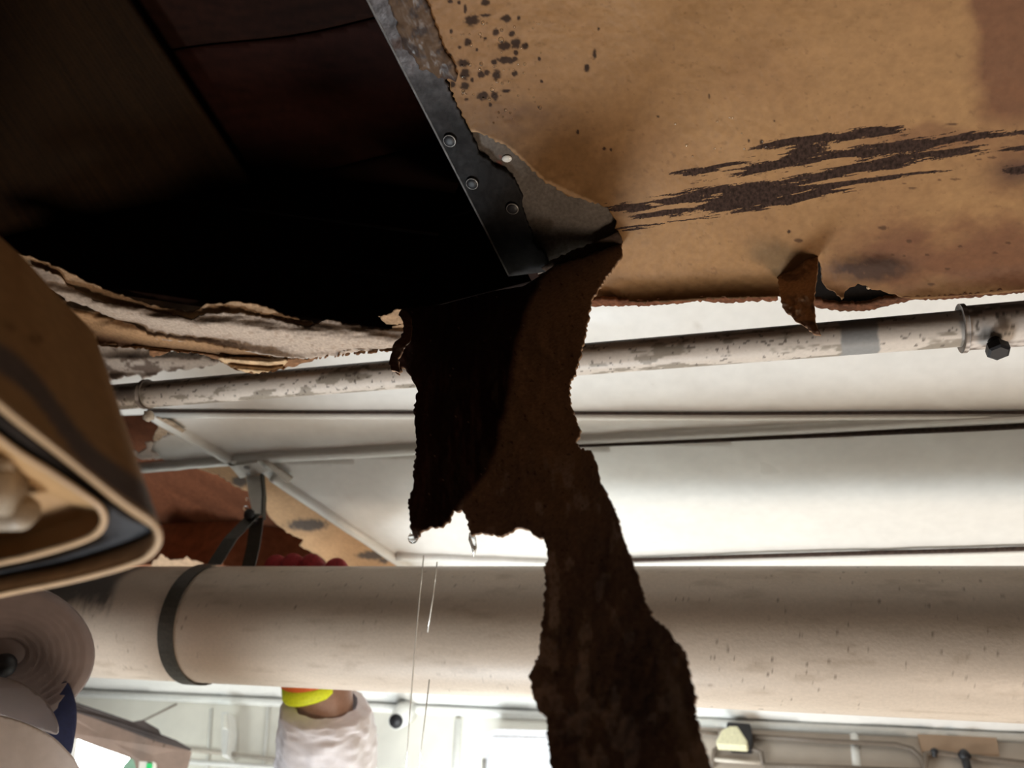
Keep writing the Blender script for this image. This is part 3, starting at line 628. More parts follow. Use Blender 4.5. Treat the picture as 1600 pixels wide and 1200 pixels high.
# curled paper lip on its upper left edge
cl = rough_poly([(628, 482), (640, 490), (644, 510), (640, 530), (630, 545), (622, 560), (624, 584), (612, 578), (608, 566), (612, 550), (616, 536), (626, 528), (631, 515), (630, 502), (622, 492)], 1.2, 3.5, 41)
def curl3(px, py):
    W = strip3(px, py); return CAM + (W - CAM) * .985
sheet('curled_lip', cl, 1.6, curl3, fib((.16, .085, .055), .7, .8), .001, -sn, M['fibre'], stp, edge=(.6, .42, .30))

# ================================================================== PIPES
def pipe_axis(t0, t1, b0, b1, r):
    n1 = np.cross(dirs(*t0), dirs(*t1)); n2 = np.cross(dirs(*b0), dirs(*b1)); mid = dirs((t0[0] + t1[0]) / 2, (t0[1] + b1[1]) / 2)
    n1 = nrm(n1) * np.sign(n1 @ mid); n2 = nrm(n2) * np.sign(n2 @ mid)
    d = nrm(np.cross(n1, n2)); d = d if d[0] > 0 else -d
    p0 = np.linalg.lstsq(np.array([n1, n2, d]), np.array([r, r, 0]), rcond=None)[0] + CAM
    return p0, d
def axis_at_x(p0, d, px):                  # the axis point seen in column px
    best = min(np.linspace(-2.5, 2.5, 5001), key=lambda s: abs(proj(p0 + d * s)[0] - px) if proj(p0 + d * s)[2] > 0 else 1e9)
    return best
def proj(P):
    v = B.T @ (np.asarray(P) - CAM); return 800 + 1200 * v[0] / v[2], 600 + 1200 * v[1] / v[2], v[2]
def pipe_mesh(name, p0, d, s0, s1, r, colf, m, parent, nu=300, nv=72, rf=None):
    e1_ = nrm(np.cross(d, UP)); e2 = np.cross(e1_, d)   # e2 up-ish
    s = np.linspace(s0, s1, nu); a = np.linspace(0, 2 * math.pi, nv, endpoint=False); S, A = np.meshgrid(s, a, indexing='ij')
    R = np.full_like(S, r) if rf is None else rf(S, A)
    V = p0 + S[..., None] * d + R[..., None] * (np.cos(A)[..., None] * e1_ + np.sin(A)[..., None] * e2)
    I = np.arange(nu * nv).reshape(nu, nv); J = np.roll(I, -1, 1)
    F = np.stack([I[:-1].ravel(), J[:-1].ravel(), J[1:].ravel(), I[1:].ravel()], 1).tolist() + [I[0].tolist(), I[-1][::-1].tolist()]
    return mesh(name, V, F, m, parent, colf(S.ravel(), A.ravel()))
# --- big pipe
bp0, bd = pipe_axis((150, 885), (1600, 884), (130, 1058), (1600, 1131), .055)
S0, S1 = axis_at_x(bp0, bd, -700), axis_at_x(bp0, bd, 2400)
sb = axis_at_x(bp0, bd, 222)
def big_c(s, a):
    c = C4((.55, .455, .37), .42, len(s)); c[:, :3] *= (.9 + .2 * fbm(s * 14, a * 3, 1))[:, None]
    sp = ss(.76, .84, fbm(s * 260, a * 14, 3, 3)) * ss(.30, .6, fbm(s * 9, a * 1.3, 5)); c[:, :3] = mixc(c[:, :3], (.14, .10, .075), sp * .8)
    dr = ss(.60, .8, fbm(s * 30, a * 7, 6)); c[:, :3] = mixc(c[:, :3], (.36, .28, .21), dr * .5)
    # dark grey patch over the upper side of the left end
    g = ss(sb + .010, sb - .004, s + .004 * np.sin(a * 5)) ; c[:, :3] = mixc(c[:, :3], (.085, .078, .072), g * .93 * ss(-.45, -.05, np.sin(a) + .5 * (fbm(s * 200, a * 4, 2) - .5)))
    return c
bigp = empty('large_pipe', bp0 + bd * axis_at_x(bp0, bd, 800), 'large cream painted pipe crossing the whole view in front of the white ceiling', 'pipe')
pipe_mesh('pipe_body', bp0, bd, S0, S1, .055, big_c, M['pipe'], bigp, 2200, 120)
# --- thin pipe
tp0, td = pipe_axis((300, 590), (1450, 489), (300, 632), (1450, 546), .0105)
T0, T1 = axis_at_x(tp0, td, -300), axis_at_x(tp0, td, 2200)
u240, u1350, u1500 = (axis_at_x(tp0, td, v) for v in (230, 1340, 1505))
def thin_c(s, a):
    n = len(s); c = C4((.56, .49, .43), .45, n)
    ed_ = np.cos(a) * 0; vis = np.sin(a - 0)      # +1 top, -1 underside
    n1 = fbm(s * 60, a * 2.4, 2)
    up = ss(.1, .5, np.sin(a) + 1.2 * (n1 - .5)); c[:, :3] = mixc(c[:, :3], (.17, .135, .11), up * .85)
    pe = ss(.60, .68, fbm(s * 60, a * 2.2, 4) + .20 * np.exp(-((a - 4.15) / .32) ** 2)); c[:, :3] = mixc(c[:, :3], (.20, .165, .125), pe * .8)
    sp = ss(.70, .76, fbm(s * 300, a * 5, 5, 3)); c[:, :3] = mixc(c[:, :3], (.07, .05, .04), sp * .8)
    g = np.exp(-((s - u1350) / .011) ** 4); c[:, :3] = mixc(c[:, :3], (.24, .235, .23), ss(.35, .55, g * (.6 + .8 * fbm(s * 150, a * 2, 1))))
    lf = ss(u240 - .001, u240 - .004, s); c[:, :3] = mixc(c[:, :3], (.24, .20, .18), lf * ss(.4, .6, fbm(s * 120, a * 2.2, 6)))
    return c
thin = empty('thin_pipe', tp0 + td * axis_at_x(tp0, td, 1100), 'thin cream pipe with flaking paint crossing under the white ceiling', 'pipe')
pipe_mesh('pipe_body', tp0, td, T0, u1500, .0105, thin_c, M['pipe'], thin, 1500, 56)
def cpl_c(s, a):
    c = C4((.58, .51, .46), .5, len(s)); pe = ss(.52, .6, fbm(s * 70, a * 1.8, 4) + .2 * np.exp(-((a - 4.6) / .5) ** 2)); c[:, :3] = mixc(c[:, :3], (.17, .13, .105), pe * .9)
    sp = ss(.66, .72, fbm(s * 300, a * 5, 5, 3)); c[:, :3] = mixc(c[:, :3], (.06, .045, .035), sp * .8); return c
pipe_mesh('coupling', tp0, td, u1500, T1, .0128, cpl_c, M['pipe'], thin, 300, 40)
pipe_mesh('coupling_lip', tp0, td, u1500 - .0012, u1500 + .0012, .0142, cpl_c, M['pipe'], thin, 4, 40)
# ring collar at the left and its lug
pipe_mesh('collar_ring', tp0, td, u240 - .0014, u240 + .0022, .0118, cpl_c, M['pipe'], thin, 6, 40, rf=lambda S, A: .0118 + .0006 * np.sin(A * 3))
cp = at(232, 650, proj(tp0 + td * u240)[2] - .002)
ball('collar_lug', cp, .0045, M['condw'], thin, lump=.5)
# bolt under the coupling
q = tp0 + td * axis_at_x(tp0, td, 1545); bz = q - UP * .0125
b_ = tube('bolt', [bz + UP * .003, bz - UP * .004], .0034, M['dark'], thin, seg=12)
tube('bolt_head', [bz - UP * .004, bz - UP * .0048, bz - UP * .0095, bz - UP * .0105], [.0042, .0060, .0060, .0046], M['dark'], b_, seg=6, smooth=False)
# dirt seam: narrow lip line under the coupling
# --- strap hanger
hang = empty('pipe_hanger', onZ(398, 735, HW), 'dark strap hanger looped round the large pipe from a bracket on the white ceiling', 'pipe hanger')
sh = axis_at_x(bp0, bd, 322)
he1 = nrm(np.cross(bd, UP)); he2 = np.cross(he1, bd)     # he1: horizontal across, he2: up
if he1[1] > 0: he1 = -he1                                # he1 towards the lens
hub = at(400, 806, proj(bp0 + bd * sh)[2] + .03)
hub = bp0 + bd * sh + he2 * .094                         # bolt above the pipe axis
# move the bolt to where the strap ends meet in view
shf = sh
def arc(a): return bp0 + bd * shf + .0562 * (math.cos(a) * he1 + math.sin(a) * he2)
apexp = at(400, 806, proj(hub)[2])
lean = (apexp - hub)
def ribbon(name, pts, wvec, th, m, parent):
    lo = []
    for i, p in enumerate(pts):
        t = nrm(pts[min(i + 1, len(pts) - 1)] - pts[max(i - 1, 0)]); wv = wvec[i] if isinstance(wvec, list) else wvec; nn = nrm(np.cross(t, wv))
        lo.append([p - wv / 2, p + wv / 2, p + wv / 2 + nn * th, p - wv / 2 + nn * th])
    return loft(name, lo, m, parent, caps=True)
wv = bd * .0165
front = [apexp + he1 * .002, apexp * .8 + arc(math.radians(62)) * .2 + he1 * .004, apexp * .45 + arc(math.radians(62)) * .55 + he1 * .006] + [arc(math.radians(a)) for a in range(62, -180, -7)]
ribbon('strap', front, wv, .0012, M['strap'], hang)
back = [apexp - he1 * .003, apexp * .7 + arc(math.radians(128)) * .3 - he1 * .006] + [arc(math.radians(a)) for a in range(128, 182, 7)]
ribbon('strap', back, wv, .0012, M['strap'], hang)
kn = tube('bolt', [apexp + he1 * .012 - UP * .004, apexp - he1 * .012 - UP * .004], .0035, M['dark'], hang, seg=8)
ball('nut', apexp + he1 * .011 - UP * .006, .0065, M['dark'], kn, lump=.3, seg=6, rings=4)
ctop = onZ(398, 738, HW); 
ribbon('hanger_bar', [apexp + UP * .003, apexp * .6 + ctop * .4, ctop - UP * .004], [bd * .011, bd * .016, bd * .019], .003, M['trimw'], hang)
ribbon('hanger_edge', [apexp - he1 * .004 + bd * .006, apexp * .5 + ctop * .5 - he1 * .004 + bd * .008, ctop + bd * .010 - UP * .003], he1 * .008, .002, M['strap'], hang)
prism('bracket_plate', [onZ(x, y, HW - .006) for x, y in ((358, 728), (402, 722), (418, 738), (375, 748))], UP * .003, M['trimw'], hang)
ball('rivet', onZ(386, 731, HW - .0065), .0035, M['steel'], hang, sc=(1.2, .8, .4))
prism('bracket_tail', [onZ(x, y, HW - .005) for x, y in ((408, 720), (420, 722), (457, 748), (449, 756))], UP * .003, M['condw'], hang)
for (x, y, r) in ((388, 742, .0018), (389, 751, .0012), (389, 762, .0020), (385, 781, .0013), (384, 794, .0022)):
    pass
beads = [(388, 742, .0024), (389, 752, .0016), (389, 763, .0026), (386, 780, .0018), (384, 794, .0028)]
for i, (x, y, r) in enumerate(beads):
    o = ball('water_bead', at(x, y, proj(ctop)[2] - .012), r, M['wet'], seg=14, rings=10)
    tag(o, ('topmost of the five water beads down the pipe hanger bar', 'second water bead from the top of the pipe hanger bar', 'middle water bead of the five on the pipe hanger bar', 'water bead second from the bottom of the pipe hanger bar', 'lowest water bead on the pipe hanger bar, just above the strap bolt')[i], 'water drop', 'beads down the hanger bar')

# ================================================================== FAR HOLE BEHIND THE HANGER
far = empty('far_ceiling_board', onZ(520, 820, HW), 'tan board piece with black scuffs behind the hanger, left of the diagonal white seam', 'ceiling board')
FP = rough_poly([(296, 728), (340, 722), (372, 720), (424, 745), (470, 772), (520, 806), (570, 842), (660, 905), (640, 935), (540, 925), (520, 892), (505, 872), (488, 864), (466, 852), (474, 843), (448, 832), (424, 812), (410, 788), (405, 772), (385, 768), (368, 760), (340, 742), (312, 735)], 1.4, 5, 50)
def far_c(px, py, W):
    c = C4((.50, .305, .165), .5, len(px)); c[:, :3] *= (.85 + .3 * fbm(px / 30, py / 20, 2))[:, None]
    m = spots(px, py, [(480, 820, 34, 10), (580, 868, 24, 7), (374, 752, 14, 9), (600, 876, 10, 5)]); c[:, :3] = mixc(c[:, :3], (.07, .062, .06), m * .9); return c
sheet('board_sheet', FP, 2.6, lambda a, b: onZ(a, b, HW + .002), far_c, .003, UP, M['painted'], far, edge=(.42, .27, .13))
fc = empty('far_cavity', onZ(300, 780, HW + .05), None, None, kind='structure')
def far_wood(base): return wood_c(base, .5, 9, .7)
sheet('veneer_panel', [(100, 560), (420, 560), (640, 700), (700, 900), (560, 900), (340, 840), (300, 860), (100, 860)], 8, lambda a, b: onZ(a, b, HW + .075), far_wood((.14, .05, .024)), .005, UP, M['wood'], fc)
# upright veneer sides
def upr(p, q, h0, h1, base):
    a, b = onZ(*p, h0), onZ(*q, h0); nn = nrm(np.cross(b - a, UP)); nn = nn if nn[1] > 0 else -nn
    prism('veneer_panel', [a, b, b + UP * (h1 - h0), a + UP * (h1 - h0)], nn * .005, mat('veneer_side', tuple(1.5 * v for v in base), rough=.5, bump=.3, bscale=90, var=.25), fc)
upr((100, 885), (345, 880), HW + .004, HW + .09, (.26, .10, .045))
upr((335, 882), (690, 935), HW + .004, HW + .09, (.22, .085, .04))
upr((60, 640), (100, 890), HW + .004, HW + .09, (.2, .075, .04))
# torn shreds round the far hole
shr = empty('torn_shreds', onZ(260, 690, HW), 'ragged brown and white paper shreds by the left end of the white seam', 'torn board')
sheet('shred', rough_poly([(236, 652), (262, 656), (290, 672), (282, 680), (262, 676), (245, 690), (238, 686), (248, 668)], 2, 4, 51), 1.8, lambda a, b: onZ(a, b, HW - .004), fib((.42, .32, .23), .8, .9), .001, UP, M['fibre'], shr, edge=(.5, .4, .3))
sheet('shred', rough_poly([(196, 704), (215, 707), (228, 700), (226, 692), (238, 690), (236, 704), (250, 713), (225, 719), (206, 713)], 1.6, 4, 52), 1.8, lambda a, b: onZ(a, b, HW - .004), fib((.55, .46, .40), .7, .6), .001, UP, M['fibre'], shr, edge=(.5, .4, .3))
plate(rough_poly([(228, 706), (236, 694), (248, 684), (268, 676), (290, 680), (345, 714), (300, 722), (240, 717)], 1.5, 4, 53), HW + .0005, 3, 'panel')
sheet('shred', rough_poly([(236, 884), (250, 866), (268, 876), (290, 872), (320, 882), (340, 884), (335, 895), (240, 896)], 1.8, 4, 54), 1.8, lambda a, b: onZ(a, b, HW - .001), fib((.55, .37, .24), .7, .7), .001, UP, M['fibre'], shr, edge=(.6, .5, .4))

# ================================================================== BACK WALL FITTINGS
def onB(px, py, off=0.0): return onP(np.asarray(px, float), np.asarray(py, float), bw0 + bwn * off, bwn)
def wallstrip(name, pts, off, th, m, parent=None): return prism(name, [onB(*p, off) for p in pts], -bwn * (off + th), m, parent)
def wl(p, off): return onB(*p, off)
for nm, p, q, r in (('trim_10', (716, 1126), (708, 1300), .006), ('trim_11', (1334, 1140), (1345, 1290), .007), ('trim_12', (420, 1092), (405, 1290), .003), ('trim_13', (330, 1108), (318, 1290), .003)):
    struct(tube(nm, [wl(p, .002), wl(q, .002)], r, M['trimw'], seg=10))
struct(tube('trim_14', [wl((-200, 1068), .004), wl((560, 1104), .004), wl((1850, 1166), .004)], .007, M['trimw'], seg=10))
# pale cabinet
cb = [onB(x, y, .05) for x, y in ((757, 1146), (776, 1138), (905, 1142), (905, 1330), (752, 1330))]
cab = empty('wall_cabinet', cb[3], 'pale white wall cabinet partly hidden left of the torn strip', 'cabinet')
prism('body', cb, -bwn * .045, M['tyvek'] if 0 else mat('cabinet_white', (.80, .80, .84), rough=.35, bump=.05), cab, bevel=.002)
prism('door', [onB(x, y, .054) for x, y in ((768, 1152), (895, 1155), (895, 1320), (764, 1320))], -bwn * .004, mat('cabinet_door', (.78, .79, .83), rough=.3, bump=.05), cab)
tube('handle', [onB(757, 1186, .06), onB(754, 1245, .06)], .003, M['steel'], cab, seg=10)
# dark-ended stub through the wall
s0 = onB(636, 1110, .0); s1_ = at(619, 1127, proj(onB(619, 1127, .05))[2])
stub = empty('pipe_stub', s0, 'short pale pipe stub with a black open end high on the white wall', 'pipe')
tube('stub_body', [s0, s1_], [.021, .0125], M['trimw'], stub, seg=20)
dd = nrm(s1_ - s0)
tube('black_end', [s1_ - dd * .001, s1_ + dd * .0012], .0112, M['dark'], stub, seg=20)
# left conduits
def conduit(name, pts, r, m, label, cat='conduit', group=None, off=.012):
    P = [wl(p, off) for p in pts]; o = tube(name, P, r, m, seg=10); return tag(o, label, cat, group)
conduit('wall_rail', [(255, 1166), (340, 1176), (352, 1177)], .0035, M['condw'], 'short brown rail on the white wall left of the upright box')
conduit('wall_rail', [(358, 1178), (436, 1188), (520, 1198)], .0035, M['condw'], 'brown rail on the white wall running behind the raised sleeve')
conduit('wall_conduit', [(240, 1188), (350, 1194), (520, 1206)], .004, M['trimw'], 'white conduit low on the wall behind the taupe duct')
conduit('thin_rod', [(216, 1130), (276, 1100)], .0018, M['cond'], 'thin slanting rod sticking up from the taupe duct', 'rod', off=.05)
bx = empty('wall_box', onB(352, 1150, .01), 'narrow pale upright box fixed on the white wall above the rail', 'box')
prism('body', [onB(x, y, .03) for x, y in ((346, 1112), (356, 1112), (358, 1140), (354, 1180), (346, 1180))], -bwn * .028, M['trimw'], bx)
prism('cover', [onB(x, y, .033) for x, y in ((348, 1116), (354, 1116), (355, 1138), (348, 1138))], -bwn * .003, M['wallw'], bx)
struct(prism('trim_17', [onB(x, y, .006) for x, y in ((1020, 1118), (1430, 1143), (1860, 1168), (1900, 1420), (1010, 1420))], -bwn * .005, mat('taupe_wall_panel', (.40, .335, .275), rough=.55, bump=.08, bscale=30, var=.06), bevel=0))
struct(prism('trim_18', [onB(x, y, .010) for x, y in ((1432, 1140), (1556, 1148), (1562, 1180), (1440, 1174))], -bwn * .004, mat('tan_patch_panel', (.36, .24, .155), rough=.55, bump=.08, bscale=30, var=.08), bevel=0))
# right side: triangular cream lamp head, conduits, clamps
tri = empty('triangular_lamp', onB(1145, 1150, .02), 'cream triangular wall lamp with a dark back box right of the torn strip', 'lamp')
T = [(1128, 1140), (1140, 1134), (1152, 1134), (1168, 1158), (1167, 1166), (1119, 1163), (1119, 1157)]
prism('lens', [onB(x, y, .045) for x, y in T], -bwn * .02, M['cream'], tri, bevel=.002)
prism('back_box', [onB(x, y, .024) for x, y in ((1136, 1127), (1172, 1130), (1176, 1150), (1174, 1170), (1140, 1168), (1134, 1140))], -bwn * .022, M['dark'], tri, bevel=.002)
conduit('wall_conduit', [(1040, 1138), (1090, 1143), (1122, 1146)], .0028, M['cond'], 'thin brown conduit entering the left of the triangular lamp')
conduit('wall_conduit', [(1170, 1150), (1280, 1157), (1360, 1161), (1400, 1163), (1425, 1170), (1440, 1184), (1446, 1204), (1448, 1250)], .0032, M['cond'], 'long brown conduit running right from the triangular lamp and bending down')
conduit('conduit_loop', [(1112, 1200), (1116, 1172), (1122, 1168), (1180, 1171), (1190, 1176), (1192, 1195)], .0032, M['cond'], 'small brown conduit hoop under the triangular lamp')
conduit('wall_conduit', [(1116, 1187), (1190, 1192)], .0026, M['condw'], 'short pale conduit low under the triangular lamp')
conduit('wall_conduit', [(1194, 1197), (1300, 1200), (1440, 1206)], .0042, M['cond'], 'thick dark conduit along the bottom edge right of the hoop')
conduit('wall_conduit', [(1444, 1210), (1446, 1178), (1462, 1175), (1502, 1181), (1600, 1192), (1700, 1200)], .0034, M['cond'], 'brown conduit with dark clamps at the lower right corner')
for (x, y, nm) in ((1460, 1174, 'pale brown conduit end clamp nearest the bend'), (1507, 1180, 'dark pipe clamp with a drooping tail at the lower right')):
    cl_ = empty('conduit_clamp', onB(x, y, .012), nm, 'clamp')
    ball('clamp_body', onB(x, y, .016), .0075 if x > 1500 else .0045, M['dark'], cl_, lump=.3, seg=8, rings=6)
    tube('clamp_tail', [onB(x, y, .016), onB(x + (8 if x > 1500 else 0), y + (34 if x > 1500 else 9), .014)], .005 if x > 1500 else .003, M['dark'], cl_, seg=8)
# taupe duct at the left, its dark top and the lit lamp below it
du = empty('taupe_duct', at(200, 1140, 1.0), 'taupe square duct slanting down at the lower left with a stained end', 'duct')
dp = 1.02
P = [at(x, y, dp + (0.0006 * (x - 200))) for x, y in ((60, 1084), (118, 1102), (214, 1138), (276, 1160), (262, 1215), (214, 1215), (206, 1182), (116, 1150), (60, 1128))]
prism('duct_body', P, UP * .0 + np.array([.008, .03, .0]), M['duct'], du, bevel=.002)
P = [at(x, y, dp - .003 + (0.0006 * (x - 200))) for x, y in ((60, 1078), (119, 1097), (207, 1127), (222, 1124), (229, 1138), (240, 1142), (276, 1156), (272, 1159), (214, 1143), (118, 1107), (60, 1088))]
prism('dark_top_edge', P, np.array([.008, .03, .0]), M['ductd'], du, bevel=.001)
for (x, y, r) in ((240, 1156, .004), (255, 1165, .003), (222, 1160, .004), (166, 1142, .002)):
    ball('stain_knob', at(x, y, dp + .0006 * (x - 200)), r, M['cond'], du, sc=(1, .3, 1), seg=8, rings=5)
lt = empty('lit_tube_lamp', at(150, 1175, 1.16), 'glowing white lamp below the taupe duct at the lower left', 'lamp')
P = [at(x, y, 1.16) for x, y in ((60, 1126), (118, 1146), (200, 1180), (212, 1215), (60, 1215))]
prism('diffuser', P, np.array([.0, .03, .0]), M['lamp'], lt, bevel=.004)
prism('green_end', [at(x, y, 1.155) for x, y in ((192, 1196), (204, 1182), (212, 1186), (214, 1216), (186, 1216))], np.array([0, .03, 0]), mat('green_end_cap', (.30, .50, .36), rough=.4, bump=0), lt, bevel=.001)
sg = empty('green_sign', at(226, 1198, 1.0), 'small white and green sign under the end of the taupe duct', 'sign')
prism('sign_panel', [at(x, y, .99) for x, y in ((217, 1189), (241, 1190), (243, 1230), (214, 1230))], np.array([0, .006, 0]), M['wallw'], sg)
prism('green_bar', [at(x, y, .987) for x, y in ((229, 1193), (236, 1193), (234, 1230), (226, 1230))], np.array([0, .003, 0]), M['green'], sg, bevel=0)
# pale frame post at the left of the bright lamp
pst = tube('frame_post', [at(124, 1060, .98), at(110, 1082, .98), at(120, 1100, .98), at(117, 1150, .98), at(113, 1185, .98), at(124, 1230, .98)], .0035, M['trimw'], seg=8)
tag(pst, 'thin pale cable hanging down beside the navy cloth', 'cable')

# ================================================================== FOREGROUND LIGHT FIXTURE (left, near the lens)
hf = .080
fx = empty('bulkhead_light_fixture', onZ(60, 780, hf), 'open tan bulkhead light fixture with black gasket, blurred at the left', 'light fixture')
def rloop(pts, k=7):
    """rounded polyline through pixel corner points (Catmull-Rom)"""
    P = np.array(pts, float); out = []
    for i in range(len(P) - 1):
        p0 = P[max(i - 1, 0)]; p1 = P[i]; p2 = P[i + 1]; p3 = P[min(i + 2, len(P) - 1)]
        for t in np.linspace(0, 1, k, endpoint=False):
            out.append(.5 * ((2 * p1) + (-p0 + p2) * t + (2 * p0 - 5 * p1 + 4 * p2 - p3) * t * t + (-p0 + 3 * p1 - 3 * p2 + p3) * t ** 3))
    out.append(P[-1]); return np.array(out)
def mk(pts, h): return onZ(*rloop(pts).T, h)
outer = [(-420, 270), (-200, 455), (0, 622), (100, 702), (190, 772), (238, 806), (254, 838), (240, 868), (200, 888), (110, 912), (0, 934), (-200, 980), (-420, 1030)]
outer_i = [(-420, 284), (-200, 468), (0, 636), (96, 712), (184, 782), (230, 814), (243, 838), (230, 859), (194, 876), (108, 898), (0, 920), (-200, 966), (-420, 1016)]
gas_o = [(-420, 292), (-200, 476), (0, 644), (94, 718), (180, 788), (224, 817), (238, 828), (228, 836), (190, 852), (104, 880), (0, 900), (-200, 942), (-420, 990)]
gas_i = [(-420, 330), (-200, 520), (0, 680), (80, 732), (130, 766), (160, 790), (168, 812), (158, 834), (128, 850), (70, 868), (0, 884), (-200, 920), (-420, 960)]
inn = [(-420, 342), (-200, 532), (0, 692), (76, 742), (124, 774), (150, 794), (157, 812), (148, 828), (122, 841), (68, 856), (0, 872), (-200, 906), (-420, 946)]
tray = [(-420, 420), (-200, 600), (0, 735), (66, 768), (104, 786), (122, 796), (126, 806), (118, 812), (98, 818), (58, 828), (0, 842), (-200, 870), (-420, 900)]
def band(name, a, ha, b, hb, m, depth=0): return loft(name, [mk(a, ha), mk(b, hb)], m, fx, closed=False, smooth=True)
loft('outer_rim', [mk(outer, hf + .010), mk(outer, hf + .001), mk([(x * .5 + u * .5, y * .5 + v * .5) for (x, y), (u, v) in zip(outer, outer_i)], hf - .0015), mk(outer_i, hf), mk(gas_o, hf + .004)], M['enamel2'], fx, closed=False, smooth=True)
loft('gasket', [mk(gas_o, hf + .004), mk([(x * .5 + u * .5, y * .5 + v * .5) for (x, y), (u, v) in zip(gas_o, gas_i)], hf + .002), mk(gas_i, hf + .004)], M['gasket'], fx, closed=False, smooth=True)
loft('inner_rim', [mk(gas_i, hf + .004), mk(gas_i, hf + .0005), mk(inn, hf + .0005), mk(inn, hf + .006)], M['enamel2'], fx, closed=False, smooth=True)
tr_l = [mk(inn, hf + .005), mk(tray, hf + .008)]
loft('tray', tr_l, M['enamel'], fx, closed=False, smooth=True)
tl = mk(tray, hf + .008); prism('tray_floor', list(tl), (0, 0, .002), M['enamel'], fx, bevel=0)
# housing: closed casting behind the rim
Hs = [(-420, -40), (-200, 190), (0, 372), (34, 402), (90, 464), (140, 515), (151, 540), (155, 640), (158, 700), (175, 760), (170, 800), (60, 860), (-420, 960)]
Hr = rloop(Hs); ho = onZ(*Hr.T, hf + .075)
Ho = rloop(outer)
top = mk(outer, hf + .004)
# housing: upper casting and its step down to the rim
Hm = rloop([(x * .45 + u * .55, y * .45 + v * .55) for (x, y), (u, v) in zip(Hs, outer)])
hm = onZ(*Hm.T, hf + .030)
hl = [top * (1 - t) + hm * t for t in np.linspace(0, 1, 14)] + [hm * (1 - t) + ho * t for t in np.linspace(0, 1, 16)[1:]]
hp = np.array([proj(v) for l_ in hl for v in l_]); grey_band = 1 - ss(18, 30, np.abs((hp[:, 1] - 560) - (hp[:, 0]) * 1.02 + 12 * np.sin(hp[:, 0] / 30)))  # grey band running along the housing side
hcol = mixc(np.tile(np.array((.40, .24, .11)), (len(hp), 1)), (.13, .115, .115), grey_band * (hp[:, 0] > -40) * .9)
hcol = mixc(hcol, (.2, .11, .05), spots(hp[:, 0], hp[:, 1], [(18, 508, 9, 6), (56, 528, 9, 6)]))
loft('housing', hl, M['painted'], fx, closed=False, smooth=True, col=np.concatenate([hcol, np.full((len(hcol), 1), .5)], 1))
hc_ = ho.mean(0); hi = hc_ + (ho - hc_) * .97
prism('housing_back', list(hi), (0, 0, .0015), M['enamel'], fx, bevel=0)
# lamp holder inside the tray
lh = onZ(4, 775, hf + .014)
h_ = tube('lamp_holder', [onZ(-120, 740, hf + .002), onZ(18, 768, hf + .002)], [.006, .0055], M['holder'], fx, seg=20)
tube('holder_cap', [onZ(-60, 800, hf + .002), onZ(34, 800, hf + .002), onZ(44, 797, hf + .002)], [.0045, .0042, .003], M['holder'], fx, seg=16)
box('holder_foot', onZ(-20, 725, hf + .005), .012, .008, .004, M['holder'], fx, rot=.5)

# ================================================================== PERSON (lower left, arm raised behind the big pipe)
mc = at(28, 1008, .56)                       # centre of the filter disc
hc = mc + np.array([-.105, .01, -.01])        # head centre
per = empty('person', (hc[0], hc[1], 0), 'person in white coverall, round-filter respirator and red glove, one arm raised behind the large pipe', 'person')
def skin_fig(name, nodes, edges, m, parent, sub=2):
    me = bpy.data.meshes.new(name); V = np.array([n[0] for n in nodes], float); c = V[0].copy()
    me.from_pydata((V - c).tolist(), edges, []); me.materials.append(m)
    o = bpy.data.objects.new(name, me); C.objects.link(o); o.parent = parent; o.location = c - wloc(parent); WL[o.name] = c
    s = o.modifiers.new('skin', 'SKIN'); s.use_smooth_shade = True
    for i, n in enumerate(nodes): me.skin_vertices[0].data[i].radius = (n[1], n[2] if len(n) > 2 else n[1])
    me.skin_vertices[0].data[0].use_root = True
    u = o.modifiers.new('sub', 'SUBSURF'); u.levels = sub; u.render_levels = sub
    return o
H = lambda x, y, z: np.array([hc[0] + x, hc[1] + y, z])
hz = hc[2]
arm_w = at(506, 1105, .835); arm_top = at(490, 960, .815)
elbow = np.array([arm_w[0] - .03, arm_w[1] - .02, arm_w[2] - .26])
shl = np.array([hc[0] + .13, hc[1] + .05, hz - .24])
pel = np.array([hc[0] - .02, hc[1], .95])
nodes = [(pel, .14, .11), (np.array([hc[0] - .02, hc[1], 1.15]), .14, .10), (np.array([hc[0] - .02, hc[1], hz - .32]), .15, .10), (np.array([hc[0] - .02, hc[1], hz - .23]), .10, .08), (np.array([hc[0] - .01, hc[1], hz - .13]), .055),
         (shl, .065), (elbow, .050), (arm_w * .35 + elbow * .65, .047), (np.array([hc[0] - .19, hc[1] - .02, hz - .26]), .065), (np.array([hc[0] - .26, hc[1] - .02, 1.2]), .05), (np.array([hc[0] - .24, hc[1] + .12, 1.0]), .04),
         (pel + [.09, 0, -.1], .09), (pel + [.10, -.01, -.48], .065), (pel + [.10, .02, -.87], .055), (pel + [-.09, 0, -.1], .09), (pel + [-.10, -.01, -.48], .065), (pel + [-.10, .02, -.87], .055), (pel + [.10, -.08, -.92], .035), (pel + [-.10, -.08, -.92], .035)]
edges = [(0, 1), (1, 2), (2, 3), (3, 4), (2, 5), (5, 6), (6, 7), (2, 8), (8, 9), (9, 10), (0, 11), (11, 12), (12, 13), (0, 14), (14, 15), (15, 16), (13, 17), (16, 18)]
skin_fig('coverall', nodes, edges, M['tyvek'], per)
